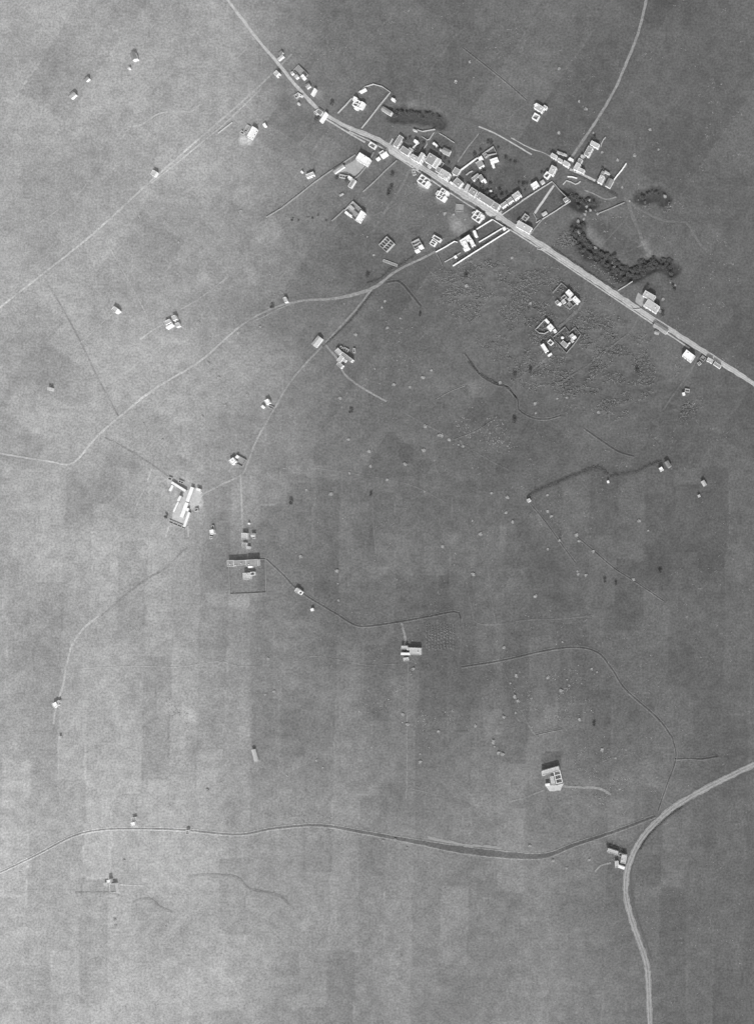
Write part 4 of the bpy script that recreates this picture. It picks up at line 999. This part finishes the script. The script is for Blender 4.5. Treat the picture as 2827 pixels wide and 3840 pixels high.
# ---------------------------------------------------------------- vegetation
def leaf_cloud(npt, rx, ry, rz, zc, size, rg, hollow=.55, lobes=0, tilt=.6):
    """small tilted leaf faces through an uneven crown"""
    cl = [(rg.uniform(-.55, .55) * rx, rg.uniform(-.55, .55) * ry, zc + rg.uniform(-.35, .45) * rz, rg.uniform(.45, .75)) for _ in range(lobes)] or [(0, 0, zc, 1)]
    v, f = [], []
    for i in range(npt):
        cx, cy, cz, k = cl[i % len(cl)]
        th = rg.uniform(0, 6.2832); ph = math.acos(rg.uniform(-1, 1)); r = (hollow + (1 - hollow) * rg.random()) * k
        p = Vector((cx + rx * r * math.sin(ph) * math.cos(th), cy + ry * r * math.sin(ph) * math.sin(th), cz + rz * r * math.cos(ph)))
        a = Vector((rg.uniform(-1, 1), rg.uniform(-1, 1), rg.uniform(-tilt, tilt))).normalized()
        b = a.cross(Vector((rg.uniform(-1, 1) * tilt, rg.uniform(-1, 1) * tilt, 1 if tilt < .5 else rg.uniform(-1, 1)))).normalized()
        s = size * rg.uniform(.6, 1.3)
        k0 = len(v)
        v += [p - a * s, p + b * s * .6, p + a * s, p - b * s * .6]
        f.append((k0, k0 + 1, k0 + 2, k0 + 3))
    return v, f


def tube(pts, r0, r1, S=6):
    v, f = [], []
    for i, p in enumerate(pts):
        r = r0 + (r1 - r0) * i / (len(pts) - 1)
        for s in range(S):
            v.append((p[0] + math.cos(6.2832 * s / S) * r, p[1] + math.sin(6.2832 * s / S) * r, p[2]))
    for i in range(len(pts) - 1):
        for s in range(S):
            f.append((i * S + s, i * S + (s + 1) % S, (i + 1) * S + (s + 1) % S, (i + 1) * S + s))
    return v, f


def tree_meshes(kind, k):
    rg = random.Random(100 * kind + k)
    if kind == 0: R, Hh, n, s = 2.6, 3.6, 260, .42      # dark thicket tree
    elif kind == 1: R, Hh, n, s = 2.0, 1.2, 120, .36     # pale bush
    else: R, Hh, n, s = 3.0, 6.2, 380, .45               # garden tree
    v, f = leaf_cloud(n, R, R * rg.uniform(.85, 1.1), Hh * .36, Hh * .62, s, rg, lobes=7, tilt=.3 if kind == 1 else .6)
    crown = bpy.data.meshes.new('crown'); crown.from_pydata(v, [], f)
    crown.materials.append(MAT['paleleaf' if kind == 1 else 'leaf'])
    tv, tf = tube([(0, 0, -1.5), (.05, .03, Hh * .25), (.12, -.05, Hh * .6)], .22 if kind != 1 else .12, .07)
    for q in range(4):
        an = 6.2832 * q / 4 + rg.random()
        a, b = tube([(.05, 0, Hh * .3), (math.cos(an) * R * .3, math.sin(an) * R * .3, Hh * .5), (math.cos(an) * R * .6, math.sin(an) * R * .6, Hh * .68)], .1, .03, 4)
        o = len(tv); tv += a; tf += [tuple(i + o for i in q_) for q_ in b]
    trunk = bpy.data.meshes.new('trunk'); trunk.from_pydata(tv, [], tf); trunk.materials.append(MAT['bark'])
    return crown, trunk


LAND = [('the village crossroads', 'Z', (1085, 470)), ('the northern crossing', 'Z', (1240, 362)), ('the wide upper street', 'Z', (850, 320)), ('the stepped building on the main road', 'F', (1090, 390)),
        ('the two-roofed eastern farms', 'F', (420, 480)), ('the gleaming white house by the dark hedge', 'K', (1215, 190)), ('the pale hut at the lower hedge tip', 'K', (325, 403)), ('the isolated farm with the strip barn', 'J', (910, 915)),
        ('the pale courtyard farm', 'L', (480, 910)), ('the ragged farm on the broad road', 'L', (950, 1470)), ('the big walled farm', 'H', (1000, 1000)), ('the great bleached farmstead', 'H', (460, 420)), ('the sprawling pale farm by the lane', 'I', (1090, 760)),
        ('the cluster of four pale roofs', 'G', (910, 560)), ('the bright white farm range', 'B', (120, 1000)), ('the corner farm in the south-west', 'N', (380, 600)), ('the slim pale barn', 'M', (1392, 925)), ('the widest reach of the stream', 'Z', (1000, 1860)),
        ('the pale square parcel', 'S', (1400, 260)), ('the walled square of huts', 'X', (1090, 1520)), ('the wooded gully', 'W', (600, 610)), ('the far eastern barn', 'K', (1505, 285)), ('the long fork of the lane', 'Z', (815, 632)), ('the canal bend', 'Z', (1300, 1425)),
        ('the little two-tone ditch-side house', 'H', (1470, 1220)), ('the white house at the lane bend', 'G', (1325, 1515)), ('the north field farmhouse', 'D', (300, 180)), ('the small house on the north-western road', 'A', (840, 1010)), ('the roadside warehouse', 'X', (1190, 880)), ('the white villa', 'C', (940, 1390))]
LAND = [(n_, wxy(t_, p_)) for n_, t_, p_ in LAND]


def near(p):
    n_, q_ = min(LAND, key=lambda a: (a[1] - p).length)
    d_ = (q_ - p).length
    return ('close beside ' if d_ < 30 else 'in the fields around ' if d_ < 75 else 'in the open country off ') + n_


TREES = {k: [tree_meshes(k, i) for i in range(4)] for k in range(3)}


def plant(name, kind, p, sc, label, cat, group, z=0.0):
    cr, tr = rnd.choice(TREES[kind])
    e = bpy.data.objects.new(name, None); COL.objects.link(e)
    e.location = (p.x, p.y, z); e.rotation_euler = (0, 0, rnd.uniform(0, 6.28)); e.scale = (sc, sc, sc * rnd.uniform(.85, 1.15))
    tag(e, label, cat, group)
    for nm, me in (('crown', cr), ('trunk', tr)):
        o = bpy.data.objects.new(nm, me); COL.objects.link(o); o.parent = e


def along(L, spacing, spread):
    out = []
    for a, b in zip(L[:-1], L[1:]):
        n = max(1, int((b - a).length / spacing))
        for k in range(n):
            p = a.lerp(b, (k + rnd.random()) / n)
            q = (b - a).normalized(); q = Vector((-q.y, q.x))
            out.append(p + q * rnd.uniform(-spread, spread))
    return out


for (gi, sp, sd, lb) in ((0, 1.9, 5.0, 'dark tree of the thicket under the walled triangle'), (1, 0.9, 7.5, 'dark tree in the winding wooded gully above the main road'),
                         (2, 2.6, 3.0, 'dark tree of the short eastern thicket above the pale track'), (3, 2.6, 3.6, 'dark tree of the hedge bank above the street gardens')):
    for p in along(GULLY[gi], sp, sd):
        plant('thicket_tree', 0, p, rnd.uniform(.45, 1.05), lb, 'tree', lb + 's', z=-1.0)
for p in along(GULLY[4], 5, 3):
    plant('thicket_tree', 0, p, rnd.uniform(.35, .6), 'small dark bush in the bent hollow of the pale western field', 'bush', 'bushes in the western hollow', z=-1.0)
gard = [('O', (700, 360)), ('O', (560, 200)), ('O', (800, 300)), ('O', (470, 250)), ('O', (690, 420)), ('O', (1000, 370)), ('O', (1120, 480)), ('O', (1180, 560)), ('O', (1060, 400)), ('O', (1250, 640)),
        ('P', (560, 1080)), ('P', (620, 1140)), ('P', (700, 1240)), ('P', (800, 1300)), ('P', (880, 1360)), ('P', (1000, 1330)), ('P', (1100, 1270)), ('P', (520, 1010)), ('P', (760, 1080)), ('P', (960, 1230)),
        ('P', (640, 830)), ('P', (1180, 600)), ('P', (1090, 560)), ('P', (1280, 640)), ('P', (780, 240)), ('P', (720, 200)), ('P', (930, 330)), ('P', (1350, 1050)), ('P', (1450, 1100)), ('P', (1480, 1200)), ('P', (560, 380)), ('P', (450, 480)),
        ('D', (180, 860)), ('D', (150, 880)), ('D', (310, 760)), ('D', (780, 450)), ('D', (690, 640)), ('D', (850, 720))]
for t, p in gard:
    plant('garden_tree', 2, wxy(t, p), rnd.uniform(.45, .85), 'dark garden tree ' + near(wxy(t, p)), 'tree', 'garden trees')
lone = [('C', (195, 855)), ('C', (165, 912)), ('C', (198, 716)), ('X', (824, 216)), ('X', (632, 405)), ('X', (1000, 1155)), ('X', (875, 1130)), ('W', (520, 155)), ('W', (700, 610)),
        ('F', (180, 885)), ('F', (985, 900)), ('F', (62, 932)), ('F', (60, 1270)), ('E', (500, 930)), ('E', (1040, 1335)), ('E', (1510, 940)), ('H', (1408, 440)), ('H', (300, 565)), ('Y', (530, 85)), ('Y', (425, 425)),
        ('S', (1615, 490)), ('S', (555, 430)), ('S', (685, 970)), ('K', (915, 970)), ('K', (1215, 890)), ('K', (840, 955)), ('L', (770, 570)), ('I', (240, 175)), ('W', (1200, 860)), ('W', (1215, 900)), ('W', (1190, 810)), ('W', (1180, 760)), ('F', (1065, 265)), ('F', (1145, 390)), ('F', (1180, 470))]
for t, p in lone:
    plant('field_tree', 2, wxy(t, p), rnd.uniform(.6, .95), 'lone dark round tree ' + near(wxy(t, p)), 'tree', 'lone field trees')
pale = [('W', (455, 175)), ('W', (480, 120)), ('W', (430, 280)), ('W', (385, 300)), ('W', (450, 215)), ('W', (440, 240)), ('W', (490, 205)), ('W', (395, 405)), ('W', (405, 430)), ('W', (388, 390)), ('W', (685, 635)), ('W', (685, 660)), ('W', (693, 695)), ('W', (535, 530)), ('W', (550, 236)), ('W', (825, 125)), ('W', (1130, 85)),
        ('W', (1190, 795)), ('W', (1175, 825)), ('W', (1215, 850)), ('W', (1110, 970)), ('W', (1090, 1070)), ('F', (180, 380)), ('F', (690, 1200)), ('F', (380, 1100)), ('F', (215, 1135)), ('Y', (320, 157)), ('Y', (560, 300)), ('Y', (715, 265)), ('Y', (780, 258)), ('Y', (1000, 365)), ('Y', (565, 365)), ('Y', (262, 916)), ('Y', (645, 930)), ('Y', (650, 1045)), ('Y', (362, 1052)), ('Y', (372, 947)),
        ('K', (455, 370)), ('K', (455, 480)), ('K', (480, 515)), ('K', (650, 640)), ('K', (665, 680)), ('K', (175, 490)), ('K', (220, 552)), ('K', (78, 357)), ('K', (535, 675)), ('K', (1030, 940)), ('K', (760, 750)), ('K', (655, 885)), ('K', (660, 905)), ('K', (710, 910)), ('K', (455, 735)), ('K', (1070, 545)), ('K', (1130, 610)), ('K', (160, 1395)), ('K', (555, 1360)), ('K', (370, 1050)),
        ('L', (245, 240)), ('L', (455, 250)), ('L', (545, 342)), ('L', (585, 265)), ('L', (600, 305)), ('L', (750, 195)), ('L', (785, 215)), ('L', (205, 290)), ('L', (235, 380)), ('L', (255, 410)), ('L', (240, 490)), ('L', (160, 520)), ('L', (90, 690)), ('L', (125, 760)), ('L', (155, 770)), ('L', (670, 535)), ('L', (820, 740)), ('L', (910, 795)), ('L', (640, 990)), ('L', (735, 1480)), ('L', (490, 1485)), ('L', (580, 1535)), ('L', (330, 1385)),
        ('J', (60, 180)), ('J', (345, 390)), ('J', (350, 520)), ('J', (340, 290)), ('J', (1450, 10)), ('J', (1155, 105)), ('J', (1390, 318)), ('J', (850, 1400)), ('J', (1125, 1535)), ('J', (1410, 1490)), ('J', (885, 1475)), ('J', (930, 1050)), ('J', (1630, 885)), ('J', (1550, 1615)),
        ('S', (705, 145)), ('S', (830, 250)), ('S', (935, 265)), ('S', (1075, 155)), ('S', (1020, 200)), ('S', (480, 335)), ('S', (1035, 520)), ('S', (1130, 572)), ('S', (1120, 580)), ('S', (1190, 610)), ('S', (1145, 580)), ('S', (905, 765)), ('S', (1025, 675)), ('S', (1030, 945)), ('S', (785, 868)), ('S', (1465, 955)), ('S', (1395, 1222)), ('S', (1560, 1085)), ('S', (1340, 1135)), ('S', (1605, 1145)), ('S', (670, 685)), ('S', (680, 780)), ('S', (535, 605)), ('S', (1570, 985)), ('S', (420, 960)), ('S', (262, 935)), ('S', (540, 825)), ('S', (1250, 640)), ('S', (1280, 650)),
        ('G', (1235, 950)), ('G', (1280, 1140)), ('G', (1430, 1070)), ('G', (1120, 1220)), ('G', (1160, 850)), ('G', (1090, 570)), ('G', (1370, 640)), ('G', (1520, 600)), ('G', (845, 1375)), ('G', (715, 1265)), ('G', (825, 270)), ('G', (950, 235)), ('A', (1000, 1070)), ('A', (1130, 1165)), ('A', (730, 1325)), ('A', (1465, 1290)), ('A', (1245, 1460)), ('A', (1015, 1515)), ('A', (1200, 1195)),
        ('R', (300, 255)), ('R', (855, 185)), ('R', (375, 150)), ('R', (1390, 620)), ('R', (1040, 530)), ('R', (855, 530)), ('D', (700, 190)), ('D', (980, 640)), ('D', (840, 570)), ('D', (1130, 600)), ('D', (460, 398)), ('D', (1265, 370)), ('D', (640, 120)), ('D', (1020, 880)),
        ('U', (950, 210)), ('U', (952, 260)), ('U', (310, 250)), ('U', (350, 295)), ('U', (1065, 70)), ('U', (875, 25)), ('U', (1295, 35)), ('U', (1405, 130)), ('U', (1410, 165)), ('U', (1455, 210)), ('U', (870, 790)), ('U', (1630, 780)), ('U', (725, 745)), ('U', (800, 740)), ('N', (905, 95)), ('N', (455, 470)), ('N', (405, 790)), ('N', (410, 825)), ('M', (1490, 295)), ('M', (1530, 510)), ('M', (1470, 530)), ('M', (1095, 1155)), ('M', (1185, 1105)), ('M', (850, 1255)), ('M', (1615, 1060)),
        ('E', (1515, 1028)), ('E', (640, 1250)), ('E', (670, 1185)), ('E', (695, 1460)), ('E', (830, 1360)), ('E', (555, 708)), ('E', (370, 1530)), ('E', (490, 520)), ('C', (740, 1108)), ('C', (828, 1118)), ('C', (945, 1165)), ('C', (1210, 870)), ('C', (1430, 1560))]
for t, p in pale:
    plant('pale_bush', 1, wxy(t, p), rnd.uniform(.55, 1.2), 'low pale bush ' + near(wxy(t, p)), 'bush', 'pale bushes in the fields')


def hedge(label, t, pts, wd, h, group=None, dens=6.0, mat='leaf'):
    L = smooth_line(line_pts(t, pts), 2.0)
    c = L[0]
    rg = random.Random(len(label))
    N = normals(L)
    v, f = [], []
    for i in range(len(L) - 1):
        n = int((L[i + 1] - L[i]).length * dens * wd)
        loc_h = h * rg.uniform(.6, 1.1)
        for k in range(n):
            p = L[i].lerp(L[i + 1], rg.random()) + N[i] * rg.gauss(0, wd * .3)
            q = Vector((p.x - c.x, p.y - c.y, loc_h * rg.random() ** .7))
            a = Vector((rg.uniform(-1, 1), rg.uniform(-1, 1), rg.uniform(-.5, .5))).normalized()
            b = a.cross(Vector((rg.uniform(-1, 1), rg.uniform(-1, 1), rg.uniform(-1, 1)))).normalized()
            s = rg.uniform(.25, .55)
            k0 = len(v)
            v += [q - a * s, q + b * s * .6, q + a * s, q - b * s * .6]
            f.append((k0, k0 + 1, k0 + 2, k0 + 3))
    o = mesh_obj('hedge', v, f, MAT[mat], loc=(c.x, c.y, 0))
    tag(o, label, 'hedge')


hedge('long dark hedge rising from the pale square hut to a bend', 'K', [(312, 388), (380, 350), (500, 300), (620, 250), (780, 190), (830, 215), (860, 240)], 3.2, 3.0)
hedge('dark hedge continuing from the bend toward the gleaming white house', 'K', [(870, 250), (960, 236), (1060, 215), (1120, 185), (1220, 145)], 2.8, 2.8)
hedge('dark hedge along the eastward road below the northern crossing', 'D', [(560, 745), (640, 775), (760, 840), (900, 915), (980, 965)], 2.2, 2.0)
hedge('dark hedge along the upper side of the main road past the walled triangle', 'W', [(150, 520), (350, 655), (520, 770), (700, 880)], 1.6, 1.6)
hedge('thin hedge on the lower side of the straight lane to the sprawling farm', 'I', [(1430, 0), (1300, 170), (1150, 350), (900, 590), (830, 640)], 1.8, 1.5)
hedge('low dark hedge along the upper side of the lane below the villa', 'E', [(1040, 650), (900, 770), (740, 850), (620, 950), (480, 1010)], 1.8, 1.6)
hedge('dark hedge between the side street and the walled triangle', 'P', [(990, 1650), (1380, 1400), (1660, 1215)], 1.8, 1.6)
hedge('dark strip hedge in the lane between villa garden and outer wall', 'C', [(1390, 1270), (1200, 1390), (980, 1520), (860, 1590)], 2.4, 1.6)
hedge('dark hedge beyond the villa wall beside the lane', 'C', [(1220, 1155), (1050, 1260), (900, 1350), (640, 1490)], 2.0, 1.5)
hedge('thin dark hedge of the stream past the pale square parcel', 'Y', [(100, 10), (170, 90), (240, 130), (310, 170), (380, 200), (440, 280)], 1.8, 1.6)
hedge('dark hedge along the outer bend of the broad southern road', 'V', [(1330, 50), (1200, 140), (1080, 260), (1000, 380)], 1.6, 1.4)
hedge('dark hedge stub at the ragged roadside farm', 'V', [(750, 330), (830, 360), (890, 390)], 3.0, 2.5)


def vineyard(label, t, x0, x1, y0, y1, step):
    a, b = wxy(t, (x0, y1)), wxy(t, (x1, y0))
    root = new_thing('vineyard', (a.x, a.y, 0), label, 'vineyard')
    rg = random.Random(5)
    v, f = [], []
    Ln = b.y - a.y
    for k in range(int(Ln * 7)):
        p = Vector((rg.gauss(0, .3), rg.random() * Ln, rg.uniform(0, 1.1)))
        q = Vector((rg.uniform(-1, 1), rg.uniform(-1, 1), rg.uniform(-.5, .5))).normalized()
        w = q.cross(Vector((rg.uniform(-1, 1), rg.uniform(-1, 1), 1))).normalized()
        c = len(v)
        v += [p - q * .45, p + w * .3, p + q * .45, p - w * .3]
        f.append((c, c + 1, c + 2, c + 3))
    me = bpy.data.meshes.new('vine_row'); me.from_pydata([tuple(q) for q in v], [], f); me.materials.append(MAT['scrub'])
    n = int((b.x - a.x) / step)
    for i in range(n):
        o = bpy.data.objects.new('vine_row', me); COL.objects.link(o); o.parent = root
        o.location = (i * step + rg.uniform(-.15, .15), rg.uniform(-2, 2), 0)
        o.scale = (1, rg.uniform(.8, 1.0), 1)


vineyard('vineyard of straight faint rows inside the hook of the winding ditch', 'J', 1030, 1270, 680, 900, 3.4)


def clumps(name, pts, h, mat, label, cat, n=14, size=.5, seed=1):
    """low growth nobody could count: many leaf faces in one mesh"""
    rg = np.random.default_rng(seed)
    P = np.repeat(np.array(pts), n, 0)
    m_ = len(P)
    sc = np.repeat(rg.uniform(.5, 1.3, len(pts)), n)
    P = np.column_stack([P[:, 0] + rg.normal(0, .8, m_) * sc, P[:, 1] + rg.normal(0, .6, m_) * sc, h * sc * rg.random(m_) - .3])
    a = rg.normal(0, 1, (m_, 3)); a[:, 2] *= .5; a /= np.linalg.norm(a, axis=1)[:, None]
    b = np.cross(a, rg.normal(0, 1, (m_, 3))); b /= np.linalg.norm(b, axis=1)[:, None]
    s = (size * rg.uniform(.6, 1.3, m_))[:, None]
    V = np.stack([P - a * s, P + b * s * .65, P + a * s, P - b * s * .65], 1).reshape(-1, 3)
    me = bpy.data.meshes.new(name)
    me.vertices.add(len(V)); me.vertices.foreach_set('co', V.ravel())
    me.loops.add(len(V)); me.loops.foreach_set('vertex_index', np.arange(len(V)))
    me.polygons.add(m_); me.polygons.foreach_set('loop_start', np.arange(0, len(V), 4))
    me.update(calc_edges=True)
    me.materials.append(MAT[mat])
    o = bpy.data.objects.new(name, me); COL.objects.link(o)
    tag(o, label, cat, kind='stuff')


def scatter(poly, n, seed):
    rg = np.random.default_rng(seed)
    xs = [p.x for p in poly]; ys = [p.y for p in poly]
    out = np.column_stack([rg.uniform(min(xs), max(xs), n * 3), rg.uniform(min(ys), max(ys), n * 3)])
    k = in_poly(out[:, 0], out[:, 1], poly)
    out = out[k][:n]
    den = vnoise(out[:, 0] * .55 + out[:, 1] * .25, out[:, 1] * 1.1 - out[:, 0] * .2, 9, 111, 3)
    edge = np.full(len(out), 1e9)
    edge = seg_dist(out[:, 0], out[:, 1], list(poly) + [poly[0]])
    keep = rg.random(len(out)) < np.clip(edge / 28, .02, 1)
    big = vnoise(out[:, 0], out[:, 1], 34, 121, 2)
    return out[(den > .46) & keep & (big > .36)]


clumps('scrub', scatter(ROUGH[0], 9000, 3), .85, 'scrub', 'low rough scrub covering the hummocky ground below the main road', 'scrub', 12, .55, 5)
clumps('scrub', scatter(ROUGH[1], 2400, 4), .85, 'scrub', 'low rough scrub between the main road and the wooded gully', 'scrub', 12, .55, 6)
clumps('scrub', scatter(ROUGH[2], 900, 5), .85, 'scrub', 'low rough scrub beside the pale eastern track', 'scrub', 12, .55, 7)
allp = [Vector((-430, -590)), Vector((430, -590)), Vector((430, 590)), Vector((-430, 590))]
STUB = [('J', [(820, 1030), (1000, 1000), (1250, 1120), (1300, 1500), (1000, 1560), (700, 1540), (430, 1380)]), ('L', [(180, 220), (640, 150), (760, 480), (620, 720), (300, 640)]), ('L', [(600, 700), (1000, 700), (1240, 900), (1140, 1140), (800, 1240), (620, 1080)]),
        ('U', [(0, 480), (500, 440), (560, 660), (520, 820), (80, 860)]), ('M', [(560, 60), (720, 40), (700, 160), (560, 220)]), ('M', [(800, 520), (1020, 680), (980, 740), (840, 680)]), ('S', [(1000, 480), (1560, 430), (1650, 700), (1400, 740), (1200, 640)])]
for k_, (t_, p_) in enumerate(STUB):
    P_ = line_pts(t_, p_)
    q_ = scatter(P_, 900, 40 + k_)
    clumps('stubble', q_, .45, 'weed', 'pale stubble tufts stippling the ground ' + near(sum(P_, Vector((0, 0))) / len(P_)), 'stubble', 6, .5, 50 + k_)
w_ = scatter(allp, 22000, 8)
clumps('weeds', w_[vnoise(w_[:, 0], w_[:, 1], 40, 201, 2) > .5], .5, 'weed', 'pale weeds and stubble tufts scattered over the fields', 'weeds', 5, .42, 9)
